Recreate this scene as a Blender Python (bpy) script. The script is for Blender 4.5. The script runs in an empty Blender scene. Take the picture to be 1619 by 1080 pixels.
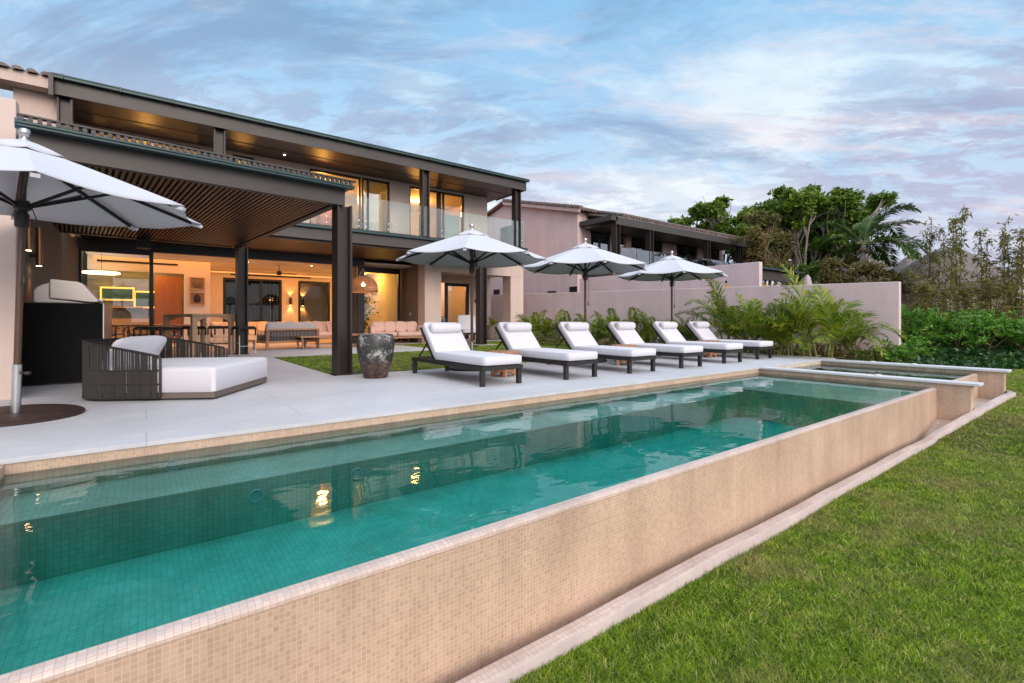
import bpy, bmesh, math, random
import numpy as np
from math import sin, cos, pi, radians, sqrt, atan2
from mathutils import Vector, Matrix
random.seed(7); RNG = np.random.default_rng(11)
S = bpy.context.scene; COL = S.collection
# ------------------------------------------------------------------ camera
CAMH = 0.92
cd = bpy.data.cameras.new('camera'); cam = bpy.data.objects.new('camera', cd); COL.objects.link(cam)
cam.location = (0, 0, CAMH); cam.rotation_euler = (radians(90), 0, radians(52.9 - 90))
cd.lens = 17.0; cd.sensor_width = 36; cd.shift_y = -0.0216; cd.clip_start = 0.05; cd.clip_end = 3000
S.camera = cam
# ------------------------------------------------------------------ exposure
S.view_settings.view_transform = 'Standard'; S.view_settings.look = 'None'
S.view_settings.gamma = 1; S.view_settings.exposure = 0.62; S.view_settings.use_curve_mapping = False
S.cycles.max_bounces = 10; S.cycles.transparent_max_bounces = 24; S.cycles.diffuse_bounces = 4
S.cycles.glossy_bounces = 4; S.cycles.transmission_bounces = 8; S.cycles.use_denoising = True
S.cycles.sample_clamp_indirect = 6.0; S.cycles.caustics_refractive = False; S.cycles.caustics_reflective = False
# ------------------------------------------------------------------ sky
SUN_EL, SUN_AZ = radians(24), radians(-98)      # azimuth measured from +X towards +Y: low over the sea, right of the lens
W = bpy.data.worlds.new('World'); S.world = W; W.use_nodes = True
nt = W.node_tree; N = nt.nodes; L = nt.links
bg = N['Background']; bg.inputs['Strength'].default_value = 0.10
sky = N.new('ShaderNodeTexSky'); sky.sky_type = 'NISHITA'; sky.sun_disc = False
sky.sun_elevation = SUN_EL; sky.sun_rotation = pi/2 - SUN_AZ; sky.air_density = 1.2; sky.dust_density = 0.6; sky.ozone_density = 2.5
tc = N.new('ShaderNodeTexCoord')
sep = N.new('ShaderNodeSeparateXYZ'); L.new(tc.outputs['Generated'], sep.inputs[0])
def wmath(op, a, b=None, c=None):
    n = N.new('ShaderNodeMath'); n.operation = op
    for i, v in enumerate((a, b, c)):
        if v is None: continue
        if isinstance(v, (int, float)): n.inputs[i].default_value = v
        else: L.new(v, n.inputs[i])
    return n.outputs[0]
def wramp(f, stops):
    n = N.new('ShaderNodeValToRGB'); e = n.color_ramp.elements
    while len(e) < len(stops): e.new(0.5)
    for k, (p, v) in enumerate(stops):
        e[k].position = p; e[k].color = (v, v, v, 1)
    L.new(f, n.inputs[0]); return n.outputs[0]
def wmix(f, a, b):
    n = N.new('ShaderNodeMix'); n.data_type = 'RGBA'
    L.new(f, n.inputs[0])
    for i, v in ((6, a), (7, b)):
        if isinstance(v, tuple): n.inputs[i].default_value = (*v, 1)
        else: L.new(v, n.inputs[i])
    return n.outputs[2]
zc = wmath('MAXIMUM', sep.outputs[2], 0.0)
inv = wmath('DIVIDE', 1.0, wmath('ADD', zc, 0.22))
cx = wmath('MULTIPLY', sep.outputs[0], inv); cy = wmath('MULTIPLY', sep.outputs[1], inv)
rx = wmath('SUBTRACT', wmath('MULTIPLY', cx, .798), wmath('MULTIPLY', cy, .603))     # across the bay
ry = wmath('ADD', wmath('MULTIPLY', cx, .603), wmath('MULTIPLY', cy, .798))          # away from the sea
def wnoise(sx, sy, ox, oy, detail, rough, shear=0.0, dist=0.0):
    cmb = N.new('ShaderNodeCombineXYZ'); L.new(rx, cmb.inputs[0]); L.new(wmath('ADD', ry, wmath('MULTIPLY', rx, shear)), cmb.inputs[1])
    mp = N.new('ShaderNodeMapping')
    mp.inputs['Scale'].default_value = (sx, sy, 1); mp.inputs['Location'].default_value = (ox, oy, 0)
    L.new(cmb.outputs[0], mp.inputs[0])
    n = N.new('ShaderNodeTexNoise'); n.inputs['Scale'].default_value = 1; n.inputs['Detail'].default_value = detail
    n.inputs['Roughness'].default_value = rough; n.inputs['Distortion'].default_value = dist
    L.new(mp.outputs[0], n.inputs['Vector']); return n.outputs[0]
wt = lambda v: tuple(x for x in v)
grad = wramp(zc, [(0.0, 0), (0.75, 1)])
blue = wmix(grad, (4.8, 6.0, 7.0), (1.1, 3.3, 5.7))
blue = wmix(wramp(zc, [(0, .9), (1, .9)]), sky.outputs[0], blue)
c1 = wramp(wnoise(0.65, 1.2, 3.1, 1.7, 10, .66, -.12, .3), [(.46, 0), (.59, 1)])
low = wramp(zc, [(0.10, 1), (.52, .25)])
white = wmix(low, (4.5, 5.8, 6.6), (7.3, 7.2, 7.1))
col = wmix(wmath('MULTIPLY', c1, 0.78), blue, white)
c2 = wramp(wnoise(0.85, 2.3, 7.7, 4.2, 10, .68, .15, .5), [(.52, 0), (.64, 1)])
grey = wmix(low, (1.35, 2.4, 3.85), (2.2, 2.85, 4.1))
col = wmix(wmath('MULTIPLY', c2, .78), col, grey)
c3 = wramp(wnoise(5.0, 9.0, 1.3, 9.2, 8, .66, .1, .4), [(.45, 0), (.55, 1)])
band = wramp(wnoise(0.5, 0.7, 12.4, 2.2, 3, .5), [(.36, 0), (.52, 1)])
lowb = wramp(zc, [(0.0, .9), (.36, .8), (.5, 0)])
c3 = wmath('MULTIPLY', wmath('MULTIPLY', c3, band), lowb)
mauve = wmix(wramp(sep.outputs[0], [(.55, 0), (.98, 1)]), (2.2, 2.8, 4.1), (2.75, 2.85, 4.1))
col = wmix(wmath('MULTIPLY', c3, .85), col, mauve)
glow_l = wmath('MULTIPLY', wramp(zc, [(.04, .75), (.40, 0)]), wramp(sep.outputs[0], [(.35, 1), (.80, .15)]))
col = wmix(glow_l, col, (6.4, 6.4, 6.7))
# pink glow low over the sea on the right, and a broad mauve veil
veil = wmath('MULTIPLY', wramp(sep.outputs[0], [(.70, 0), (1.0, 1)]), wramp(zc, [(0.02, .85), (.30, 0)]))
col = wmix(veil, col, (3.9, 3.65, 4.7))
c4 = wramp(wnoise(1.3, 4.2, 2.2, 6.1, 9, .66, .1), [(.53, 0), (.66, 1)])
pk = wmath('MULTIPLY', c4, wramp(sep.outputs[0], [(.3, .15), (.95, .6)]))
col = wmix(pk, col, (6.3, 5.2, 5.4))
# unseen sunset glow behind the lens, added to light the scene
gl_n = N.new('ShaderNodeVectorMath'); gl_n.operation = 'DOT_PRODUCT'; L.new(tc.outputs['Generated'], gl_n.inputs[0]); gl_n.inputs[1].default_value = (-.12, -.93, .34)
col = wmix(wramp(zc, [(.60, 0), (.82, 1)]), col, (8.2, 9.9, 12.6))   # overhead sky out of view, brightened to add light from above
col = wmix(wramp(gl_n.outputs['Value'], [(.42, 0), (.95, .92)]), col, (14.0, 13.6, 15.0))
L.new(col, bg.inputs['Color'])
# ------------------------------------------------------------------ sun: soft, after-sunset glow
sl = bpy.data.lights.new('sun', 'SUN'); sl.energy = 1.15; sl.angle = radians(28); sl.color = (1, .87, .74)
so = bpy.data.objects.new('sun', sl); COL.objects.link(so)
sd = Vector((cos(SUN_EL)*cos(SUN_AZ), cos(SUN_EL)*sin(SUN_AZ), sin(SUN_EL)))
so.rotation_euler = sd.to_track_quat('Z', 'Y').to_euler()
# ================================================================== helpers
def gp(px, D):           # ground position seen in photo column px at depth D
    l = (px - 809.5)/764.5*D
    return (.603*D + .798*l, .798*D - .603*l)
class MB:
    def __init__(s): s.v = []; s.f = []
    def add(s, vs, fs, M=None):
        o = len(s.v)
        s.v += [tuple(M @ Vector(p)) for p in vs] if M is not None else [tuple(p) for p in vs]
        s.f += [tuple(i + o for i in f) for f in fs]; return s
    def box(s, x0, x1, y0, y1, z0, z1, M=None):
        vs = [(x, y, z) for z in (z0, z1) for y in (y0, y1) for x in (x0, x1)]
        return s.add(vs, [(0,2,3,1),(4,5,7,6),(0,1,5,4),(2,6,7,3),(0,4,6,2),(1,3,7,5)], M)
    def path(s, pts, r, n=8, cap=True):
        pts = [Vector(p) for p in pts]; m = len(pts)
        rs = r if isinstance(r, (list, tuple)) else [r]*m
        o = len(s.v); up = Vector((0, 0, 1)); a = None
        for i, p in enumerate(pts):
            t = (pts[min(i+1, m-1)] - pts[max(i-1, 0)])
            t = t.normalized() if t.length > 1e-9 else up
            if a is None:
                a = t.cross(up if abs(t.z) < .95 else Vector((1, 0, 0))).normalized()
            else:
                a = (a - t*a.dot(t)); a = a.normalized() if a.length > 1e-6 else t.cross(up).normalized()
            b = t.cross(a)
            for k in range(n):
                q = 2*pi*k/n; s.v.append(tuple(p + a*(rs[i]*cos(q)) + b*(rs[i]*sin(q))))
        for i in range(m-1):
            for k in range(n):
                k2 = (k+1) % n; s.f.append((o+i*n+k, o+i*n+k2, o+(i+1)*n+k2, o+(i+1)*n+k))
        if cap:
            s.f.append(tuple(o+k for k in range(n))[::-1]); s.f.append(tuple(o+(m-1)*n+k for k in range(n)))
        return s
    def tube(s, p0, p1, r0, r1=None, n=10): return s.path([p0, p1], [r0, r0 if r1 is None else r1], n)
    def lathe(s, prof, n=24, c=(0, 0, 0)):
        o = len(s.v); m = len(prof)
        for r, z in prof:
            for k in range(n):
                q = 2*pi*k/n; s.v.append((c[0]+r*cos(q), c[1]+r*sin(q), c[2]+z))
        for i in range(m-1):
            for k in range(n):
                k2 = (k+1) % n; s.f.append((o+i*n+k, o+i*n+k2, o+(i+1)*n+k2, o+(i+1)*n+k))
        s.f.append(tuple(o+k for k in range(n))[::-1]); s.f.append(tuple(o+(m-1)*n+k for k in range(n)))
        return s
    def prism(s, poly, z0, z1, M=None):
        n = len(poly); vs = [(x, y, z0) for x, y in poly] + [(x, y, z1) for x, y in poly]
        fs = [tuple(range(n))[::-1], tuple(range(n, 2*n))] + [(i, (i+1) % n, n+(i+1) % n, n+i) for i in range(n)]
        return s.add(vs, fs, M)
    def bar(s, p0, p1, w, h, up=(0, 0, 1)):      # rectangular bar between two points
        p0, p1 = Vector(p0), Vector(p1); t = (p1-p0).normalized(); up = Vector(up)
        if abs(t.dot(up)) > .98: up = Vector((0, 1, 0))
        a = t.cross(up).normalized()*(w/2); b = a.cross(t).normalized()*(h/2)
        vs = [p0-a-b, p0+a-b, p0+a+b, p0-a+b, p1-a-b, p1+a-b, p1+a+b, p1-a+b]
        return s.add(vs, [(0,1,2,3),(7,6,5,4),(0,4,5,1),(1,5,6,2),(2,6,7,3),(3,7,4,0)])
    def cushion(s, c, d, e1=.28, e2=.28, M=None, nu=28, nv=16, jit=0.0):   # superellipsoid: soft box of full size d
        def p(v, e): return math.copysign(abs(v)**e, v)
        vs = []; fs = []
        for i in range(nv+1):
            ph = -pi/2 + pi*i/nv
            for k in range(nu):
                th = 2*pi*(k+.5)/nu
                x = p(cos(ph), e1)*p(cos(th), e2)*d[0]/2; y = p(cos(ph), e1)*p(sin(th), e2)*d[1]/2; z = p(sin(ph), e1)*d[2]/2
                if jit: z += jit*(sin(x*9+c[0]*3)*sin(y*7+1.3)+.5*sin(x*21+y*17))
                vs.append((x+c[0], y+c[1], z+c[2]))
        for i in range(nv):
            for k in range(nu):
                k2 = (k+1) % nu; fs.append((i*nu+k, i*nu+k2, (i+1)*nu+k2, (i+1)*nu+k))
        return s.add(vs, fs, M)
    def build(s, name, mat, parent=None, smooth=False, bevel=0.0, loc=None, ang=40):
        me = bpy.data.meshes.new(name); me.from_pydata(s.v, [], s.f); me.update()
        bm = bmesh.new(); bm.from_mesh(me); bmesh.ops.recalc_face_normals(bm, faces=bm.faces); bm.to_mesh(me); bm.free()
        me.materials.append(mat)
        nl = len(me.loops); co = np.empty(len(me.vertices)*3, 'f'); me.vertices.foreach_get('co', co); co = co.reshape(-1, 3)
        vi = np.empty(nl, 'i'); me.loops.foreach_get('vertex_index', vi)
        tot = np.empty(len(me.polygons), 'i'); me.polygons.foreach_get('loop_total', tot)
        nr = np.empty(len(me.polygons)*3, 'f'); me.polygons.foreach_get('normal', nr); nr = np.abs(nr.reshape(-1, 3))
        ax = np.repeat(np.argmax(nr, 1), tot); P = co[vi]
        uv = np.where((ax == 0)[:, None], P[:, [1, 2]], np.where((ax == 1)[:, None], P[:, [0, 2]], P[:, [0, 1]]))
        ul = me.uv_layers.new(name='UVMap'); ul.data.foreach_set('uv', uv.astype('f').ravel())
        if smooth:
            me.polygons.foreach_set('use_smooth', np.ones(len(me.polygons), 'b'))
            try: me.set_sharp_from_angle(angle=radians(ang))
            except Exception: pass
        o = bpy.data.objects.new(name, me); COL.objects.link(o)
        if parent: o.parent = parent
        if loc: o.location = loc
        if bevel:
            b = o.modifiers.new('bevel', 'BEVEL'); b.width = bevel; b.segments = 2; b.limit_method = 'ANGLE'
        return o
def npmesh(name, V, F, mat, parent=None, smooth=False):   # big meshes from arrays; F is (n,k)
    me = bpy.data.meshes.new(name); k = F.shape[1]
    me.vertices.add(len(V)); me.vertices.foreach_set('co', V.astype('f').ravel())
    me.loops.add(F.size); me.loops.foreach_set('vertex_index', F.astype('i').ravel())
    me.polygons.add(len(F)); me.polygons.foreach_set('loop_start', np.arange(0, F.size, k, dtype='i'))
    me.update(calc_edges=True); me.materials.append(mat)
    if smooth: me.polygons.foreach_set('use_smooth', np.ones(len(F), 'b'))
    o = bpy.data.objects.new(name, me); COL.objects.link(o)
    if parent: o.parent = parent
    return o
def thing(name, label, cat, loc=(0, 0, 0), rz=0.0, group=None):
    o = bpy.data.objects.new(name, None); COL.objects.link(o); o.location = loc; o.rotation_euler = (0, 0, rz)
    o.empty_display_size = .1
    o['label'] = label; o['category'] = cat
    if group: o['group'] = group
    return o
def tag(o, label, cat, group=None):
    o['label'] = label; o['category'] = cat
    if group: o['group'] = group
    return o
def kind(o, k, label=None):
    o['kind'] = k
    if label: o['label'] = label
    return o
def dup(root, loc, rz, label, sc=None):
    r = root.copy(); COL.objects.link(r); r.location = loc; r.rotation_euler = (0, 0, rz); r['label'] = label
    if sc: r.scale = (sc, sc, sc)
    for ch in list(root.children):
        c = ch.copy(); COL.objects.link(c); c.parent = r
        for g in list(ch.children):
            d = g.copy(); COL.objects.link(d); d.parent = c
    return r
# ================================================================== materials
MATS = {}
def new(name):
    m = bpy.data.materials.new(name); m.use_nodes = True; MATS[name] = m
    return m, m.node_tree.nodes, m.node_tree.links, m.node_tree.nodes['Principled BSDF']
def noise(n, l, scale, detail=4, rough=.6, vec=None, stretch=None, coord='Object'):
    t = n.new('ShaderNodeTexCoord'); src = t.outputs[coord]
    if stretch:
        mp = n.new('ShaderNodeMapping'); mp.inputs['Scale'].default_value = stretch; l.new(src, mp.inputs[0]); src = mp.outputs[0]
    x = n.new('ShaderNodeTexNoise'); x.inputs['Scale'].default_value = scale; x.inputs['Detail'].default_value = detail
    x.inputs['Roughness'].default_value = rough; l.new(src, x.inputs['Vector']); return x.outputs[0]
def ramp(n, l, f, stops):
    r = n.new('ShaderNodeValToRGB'); e = r.color_ramp.elements
    while len(e) < len(stops): e.new(.5)
    for k, (p, c) in enumerate(stops): e[k].position = p; e[k].color = (*c, 1)
    l.new(f, r.inputs[0]); return r.outputs[0]
def mixc(n, l, f, a, b, mode='MIX'):
    x = n.new('ShaderNodeMix'); x.data_type = 'RGBA'; x.blend_type = mode
    for i, v in ((0, f), (6, a), (7, b)):
        if isinstance(v, (int, float)): x.inputs[i].default_value = v
        elif isinstance(v, tuple): x.inputs[i].default_value = (*v, 1)
        else: l.new(v, x.inputs[i])
    return x.outputs[2]
def bump(n, l, p, h, strength, dist=.01):
    b = n.new('ShaderNodeBump'); b.inputs['Strength'].default_value = strength; b.inputs['Distance'].default_value = dist
    l.new(h, b.inputs['Height']); l.new(b.outputs[0], p.inputs['Normal'])
def pm(name, c, rough=.6, metal=0.0, var=.15, vs=3.0, bs=None, bstr=.2, stretch=None, spec=.5, coat=0, streak=0):
    m, n, l, p = new(name)
    a = tuple(max(0, x*(1-var)) for x in c); b = tuple(min(1, x*(1+var)) for x in c)
    f = noise(n, l, vs, 6, .65, stretch=stretch)
    cc = ramp(n, l, f, [(.3, a), (.7, b)])
    if streak: cc = mixc(n, l, 1.0, cc, ramp(n, l, noise(n, l, 1.0, 7, .7, stretch=(2.6, 2.6, .22)), [(.34, (1-streak,)*3), (.62, (1.03,)*3)]), 'MULTIPLY')
    l.new(cc, p.inputs['Base Color'])
    p.inputs['Roughness'].default_value = rough; p.inputs['Metallic'].default_value = metal
    p.inputs['Specular IOR Level'].default_value = spec; p.inputs['Coat Weight'].default_value = coat
    if bs: bump(n, l, p, noise(n, l, bs, 4, .6, stretch=stretch), bstr, .004)
    return m
def wood(name, a, b, rough=.5, scale=3.0, stretch=(12, 12, 1)):
    m, n, l, p = new(name)
    f = noise(n, l, scale, 6, .7, stretch=stretch)
    l.new(ramp(n, l, f, [(.3, a), (.7, b)]), p.inputs['Base Color']); p.inputs['Roughness'].default_value = rough
    bump(n, l, p, f, .15, .003); return m
def mosaic(name, c1, c2, grout, size, rough=.35, mort=.0016, pearl=0.0, glow=0):
    m, n, l, p = new(name)
    t = n.new('ShaderNodeTexCoord'); br = n.new('ShaderNodeTexBrick')
    br.offset = 0; br.squash = 1; br.inputs['Scale'].default_value = 1
    br.inputs['Brick Width'].default_value = size; br.inputs['Row Height'].default_value = size
    br.inputs['Mortar Size'].default_value = mort; br.inputs['Mortar Smooth'].default_value = .1; br.inputs['Bias'].default_value = -.15
    br.inputs['Color1'].default_value = (*c1, 1); br.inputs['Color2'].default_value = (*c2, 1); br.inputs['Mortar'].default_value = (*grout, 1)
    l.new(t.outputs['UV'], br.inputs['Vector'])
    f = noise(n, l, 1.3, 5, .6)
    st = ramp(n, l, f, [(.3, (.86, .84, .82)), (.65, (1.06, 1.05, 1.04))])
    cc = mixc(n, l, 1.0, br.outputs['Color'], st, 'MULTIPLY')
    cc = mixc(n, l, 1.0, cc, ramp(n, l, noise(n, l, 1.6, 7, .7, stretch=(2.2, 2.2, .30)), [(.33, (.84, .82, .80)), (.60, (1.03, 1.03, 1.03))]), 'MULTIPLY')
    l.new(cc, p.inputs['Base Color'])
    p.inputs['Roughness'].default_value = rough
    if pearl: p.inputs['Coat Weight'].default_value = pearl; p.inputs['Coat Roughness'].default_value = .15
    inv = n.new('ShaderNodeMath'); inv.operation = 'SUBTRACT'; inv.inputs[0].default_value = 1; l.new(br.outputs['Fac'], inv.inputs[1])
    bump(n, l, p, inv.outputs[0], .35, .002); return m
def emis(name, c, s):
    m, n, l, p = new(name); p.inputs['Base Color'].default_value = (*c, 1)
    p.inputs['Emission Color'].default_value = (*c, 1); p.inputs['Emission Strength'].default_value = s; return m
def glass(name, tint=(1, 1, 1), refl=1.0, rough=.0, ior=1.5):
    m, n, l, p = new(name); n.remove(p); out = n['Material Output']
    tr = n.new('ShaderNodeBsdfTransparent'); tr.inputs[0].default_value = (*tint, 1)
    gl = n.new('ShaderNodeBsdfGlossy'); gl.inputs['Roughness'].default_value = rough; gl.inputs[0].default_value = (1, 1, 1, 1)
    fr = n.new('ShaderNodeFresnel'); fr.inputs[0].default_value = ior
    mu = n.new('ShaderNodeMath'); mu.operation = 'MULTIPLY'; mu.use_clamp = True; mu.inputs[1].default_value = refl; l.new(fr.outputs[0], mu.inputs[0])
    mx = n.new('ShaderNodeMixShader'); l.new(mu.outputs[0], mx.inputs[0]); l.new(tr.outputs[0], mx.inputs[1]); l.new(gl.outputs[0], mx.inputs[2])
    l.new(mx.outputs[0], out.inputs[0]); return m
def leafmat(name, cs, rough=.5, trans=.3, clump=0.6):
    m, n, l, p = new(name)
    g = n.new('ShaderNodeNewGeometry')
    r = ramp(n, l, g.outputs['Random Per Island'], [(i/(len(cs)-1), c) for i, c in enumerate(cs)])
    f = noise(n, l, clump, 3, .5)
    r = mixc(n, l, 1.0, r, ramp(n, l, f, [(.3, (.72, .74, .7)), (.7, (1.25, 1.22, 1.1))]), 'MULTIPLY')
    l.new(r, p.inputs['Base Color']); p.inputs['Roughness'].default_value = rough
    p.inputs['Specular IOR Level'].default_value = .35
    tl = n.new('ShaderNodeBsdfTranslucent'); l.new(r, tl.inputs[0])
    mx = n.new('ShaderNodeMixShader'); mx.inputs[0].default_value = trans
    l.new(p.outputs[0], mx.inputs[1]); l.new(tl.outputs[0], mx.inputs[2]); l.new(mx.outputs[0], n['Material Output'].inputs[0]); return m

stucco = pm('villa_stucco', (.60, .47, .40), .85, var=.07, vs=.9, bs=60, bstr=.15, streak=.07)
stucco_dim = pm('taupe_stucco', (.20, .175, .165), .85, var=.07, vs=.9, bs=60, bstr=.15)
mauve_m = pm('mauve_stucco', (.64, .49, .475), .88, var=.09, vs=.7, bs=40, bstr=.2, streak=.07)
plaster = pm('interior_plaster', (.72, .66, .58), .8, var=.05, vs=1.2)
steel = pm('bronze_steel', (.030, .021, .0175), .45, .2, var=.22, vs=2.2, bs=14, bstr=.06)
fascia_m = pm('weathered_steel', (.052, .045, .039), .5, .1, var=.22, vs=1.6, bs=18, bstr=.08, stretch=(.4, 1, 1.5))
black = pm('black_aluminium', (.012, .011, .011), .4, .2, var=.1)
gutter_m = pm('teal_gutter', (.030, .058, .058), .45, .3, var=.2, vs=2)
tile_m = pm('clay_tile', (.20, .115, .085), .8, var=.4, vs=4, bs=30, bstr=.2)
tile_grey = pm('weathered_clay_tile', (.17, .13, .115), .8, var=.4, vs=3, bs=30, bstr=.2)
soffit_m = wood('dark_wood_soffit', (.030, .017, .011), (.062, .034, .021), .42, 2, (.6, 8, 8))
slat_m = wood('ipe_slat', (.055, .030, .019), (.105, .055, .034), .38, 3, (14, 1, 14))
teak = wood('teak', (.27, .125, .062), (.46, .235, .12), .5, 4, (10, 1.5, 10))
oak = wood('pale_oak', (.46, .27, .145), (.64, .42, .25), .5, 4, (8, 8, 1))
polewood = wood('pole_wood', (.055, .025, .014), (.10, .045, .025), .4, 5, (20, 20, 1))
panel_red = wood('red_wood_panel', (.16, .05, .022), (.26, .09, .04), .45, 2, (14, 14, 1))
def fabric(name, c, trans=0.0, var=.03):
    m, n, l, p = new(name)
    f = noise(n, l, 2.2, 5, .6); l.new(ramp(n, l, f, [(.3, tuple(x*(1-var) for x in c)), (.7, c)]), p.inputs['Base Color'])
    p.inputs['Roughness'].default_value = .92; p.inputs['Specular IOR Level'].default_value = .15; p.inputs['Sheen Weight'].default_value = .15
    h = n.new('ShaderNodeMath'); h.operation = 'ADD'; l.new(noise(n, l, 9, 4, .6), h.inputs[0])
    k = n.new('ShaderNodeMath'); k.operation = 'MULTIPLY'; k.inputs[1].default_value = .06; l.new(noise(n, l, 380, 2, .5), k.inputs[0]); l.new(k.outputs[0], h.inputs[1])
    bump(n, l, p, h.outputs[0], .35, .012)
    if trans:
        tl = n.new('ShaderNodeBsdfTranslucent'); tl.inputs[0].default_value = (*c, 1); mx = n.new('ShaderNodeMixShader'); mx.inputs[0].default_value = trans
        l.new(p.outputs[0], mx.inputs[1]); l.new(tl.outputs[0], mx.inputs[2]); l.new(mx.outputs[0], n['Material Output'].inputs[0])
    return m
white_fab = fabric('white_upholstery', (.62, .605, .63))
canvas = fabric('white_canvas', (.58, .58, .60), .10)
bed_fab = fabric('daybed_upholstery', (.62, .60, .62))
blush = fabric('blush_upholstery', (.66, .44, .36))
cream = fabric('cream_upholstery', (.70, .60, .50))
greyfab = fabric('grey_upholstery', (.40, .36, .34))
rope = pm('taupe_rope', (.030, .025, .020), .8, var=.25, vs=30, bs=150, bstr=.4)
dark_metal = pm('charcoal_metal', (.030, .028, .026), .45, .4, var=.15)
grill_m = pm('warm_steel', (.82, .72, .64), .5, .4, var=.1, vs=6, stretch=(1, 1, 14))
steelb = pm('brushed_steel', (.55, .54, .53), .28, 1.0, var=.08, vs=8, stretch=(1, 1, 20))
white_metal = pm('pale_metal', (.62, .58, .54), .4, .1, var=.05)
black_gloss = pm('black_stone', (.004, .004, .004), .5, 0, var=.3, vs=4, spec=.12)
rust = pm('rusty_steel', (.048, .026, .020), .6, .3, var=.45, vs=5, bs=40, bstr=.2)
rattan = pm('rattan', (.30, .15, .07), .7, var=.25, vs=20)
urn_m, n, l, p = new('glazed_ceramic')
f1 = noise(n, l, 5, 8, .72); f2 = noise(n, l, 26, 6, .7)
h = n.new('ShaderNodeMath'); h.operation = 'MULTIPLY_ADD'; l.new(f2, h.inputs[0]); h.inputs[1].default_value = .45; l.new(f1, h.inputs[2])
r1 = ramp(n, l, h.outputs[0], [(.62, (.020, .021, .019)), (.76, (.045, .044, .040)), (.84, (.30, .29, .265)), (.94, (.46, .43, .39))])
t = n.new('ShaderNodeTexCoord'); sp = n.new('ShaderNodeSeparateXYZ'); l.new(t.outputs['Object'], sp.inputs[0])
zz = n.new('ShaderNodeMath'); zz.operation = 'MULTIPLY_ADD'; l.new(f1, zz.inputs[0]); zz.inputs[1].default_value = .16; l.new(sp.outputs[2], zz.inputs[2])
mk = ramp(n, l, zz.outputs[0], [(.30, (1, 1, 1)), (.40, (0, 0, 0))])
r2 = ramp(n, l, h.outputs[0], [(.62, (.030, .018, .013)), (.78, (.075, .042, .032)), (.90, (.22, .15, .12))])
l.new(mixc(n, l, mk, r1, r2), p.inputs['Base Color']); p.inputs['Roughness'].default_value = .42; bump(n, l, p, h.outputs[0], .4, .004)
# stone deck: pale planks of travertine with a fine grain along the pool
deck_m, n, l, p = new('pale_stone_deck')
t = n.new('ShaderNodeTexCoord'); br = n.new('ShaderNodeTexBrick'); br.offset = .5
for k, v in (('Scale', 1), ('Brick Width', 2.4), ('Row Height', .62), ('Mortar Size', .004), ('Mortar Smooth', .3), ('Bias', 0)): br.inputs[k].default_value = v
br.inputs['Color1'].default_value = (.56, .545, .54, 1); br.inputs['Color2'].default_value = (.525, .51, .505, 1); br.inputs['Mortar'].default_value = (.36, .345, .33, 1)
l.new(t.outputs['UV'], br.inputs['Vector'])
g = noise(n, l, 3, 7, .65, stretch=(1.2, 14, 1)); g2 = noise(n, l, .8, 5, .6)
c = mixc(n, l, 1.0, br.outputs['Color'], ramp(n, l, g, [(.3, (.86, .86, .87)), (.7, (1.07, 1.07, 1.06))]), 'MULTIPLY')
c = mixc(n, l, 1.0, c, ramp(n, l, g2, [(.3, (.88, .88, .885)), (.7, (1.06, 1.06, 1.06))]), 'MULTIPLY')
l.new(c, p.inputs['Base Color']); p.inputs['Roughness'].default_value = .6; bump(n, l, p, g, .12, .003)
coping_m = pm('coping_stone', (.60, .585, .575), .55, var=.06, vs=3, bs=40, bstr=.1)
curb_m = pm('pinkish_concrete', (.47, .38, .34), .75, var=.14, vs=3, bs=50, bstr=.25)
tile_out = mosaic('beige_mosaic', (.56, .40, .285), (.45, .31, .215), (.60, .465, .36), .0205, .42, .0015)
tile_lip = mosaic('pearl_mosaic', (.60, .47, .39), (.50, .385, .33), (.44, .335, .27), .024, .35, .0014, .1)
tile_in = mosaic('pool_mosaic', (.68, .59, .46), (.58, .49, .38), (.50, .42, .32), .034, .4, .0022)
curb_tile = mosaic('curb_mosaic', (.62, .50, .43), (.54, .42, .35), (.44, .35, .30), .028, .5, .0016)
# water: clear absorbing volume under a gently rippled mirror-like skin
def water(name, ab, dens):
    m, n, l, p = new(name); n.remove(p); out = n['Material Output']
    tr = n.new('ShaderNodeBsdfTransparent'); gl = n.new('ShaderNodeBsdfGlossy'); gl.inputs['Roughness'].default_value = .012
    fr = n.new('ShaderNodeFresnel'); fr.inputs[0].default_value = 1.33
    h = noise(n, l, 1.9, 3, .5, stretch=(1, 1.5, 1)); b = n.new('ShaderNodeBump'); b.inputs['Strength'].default_value = .10; b.inputs['Distance'].default_value = .05
    l.new(h, b.inputs['Height']); l.new(b.outputs[0], fr.inputs['Normal']); l.new(b.outputs[0], gl.inputs['Normal'])
    mx = n.new('ShaderNodeMixShader'); l.new(fr.outputs[0], mx.inputs[0]); l.new(tr.outputs[0], mx.inputs[1]); l.new(gl.outputs[0], mx.inputs[2])
    l.new(mx.outputs[0], out.inputs['Surface'])
    va = n.new('ShaderNodeVolumeAbsorption'); va.inputs[0].default_value = (*ab, 1); va.inputs[1].default_value = dens
    l.new(va.outputs[0], out.inputs['Volume']); return m
water_m = water('pool_water', (.0, .91, .90), 1.35)
spa_m = water('spa_water', (.25, .86, .80), .9)
glass_bal = glass('balustrade_glass', (.86, .93, .90), 1.2)
glass_nb = glass('neighbour_balustrade_glass', (.8, .78, .72), 4.0)
glass_win = glass('window_glass', (.90, .92, .88), 1.0)
glass_rear = glass('rear_glass', (.80, .82, .78), .35)
glass_door = glass('mirror_glass', (.62, .70, .66), 5.0)
grass_m, n, l, p = new('lawn_soil')
f = noise(n, l, 1.1, 6, .7); f2 = noise(n, l, 45, 5, .8)
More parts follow.
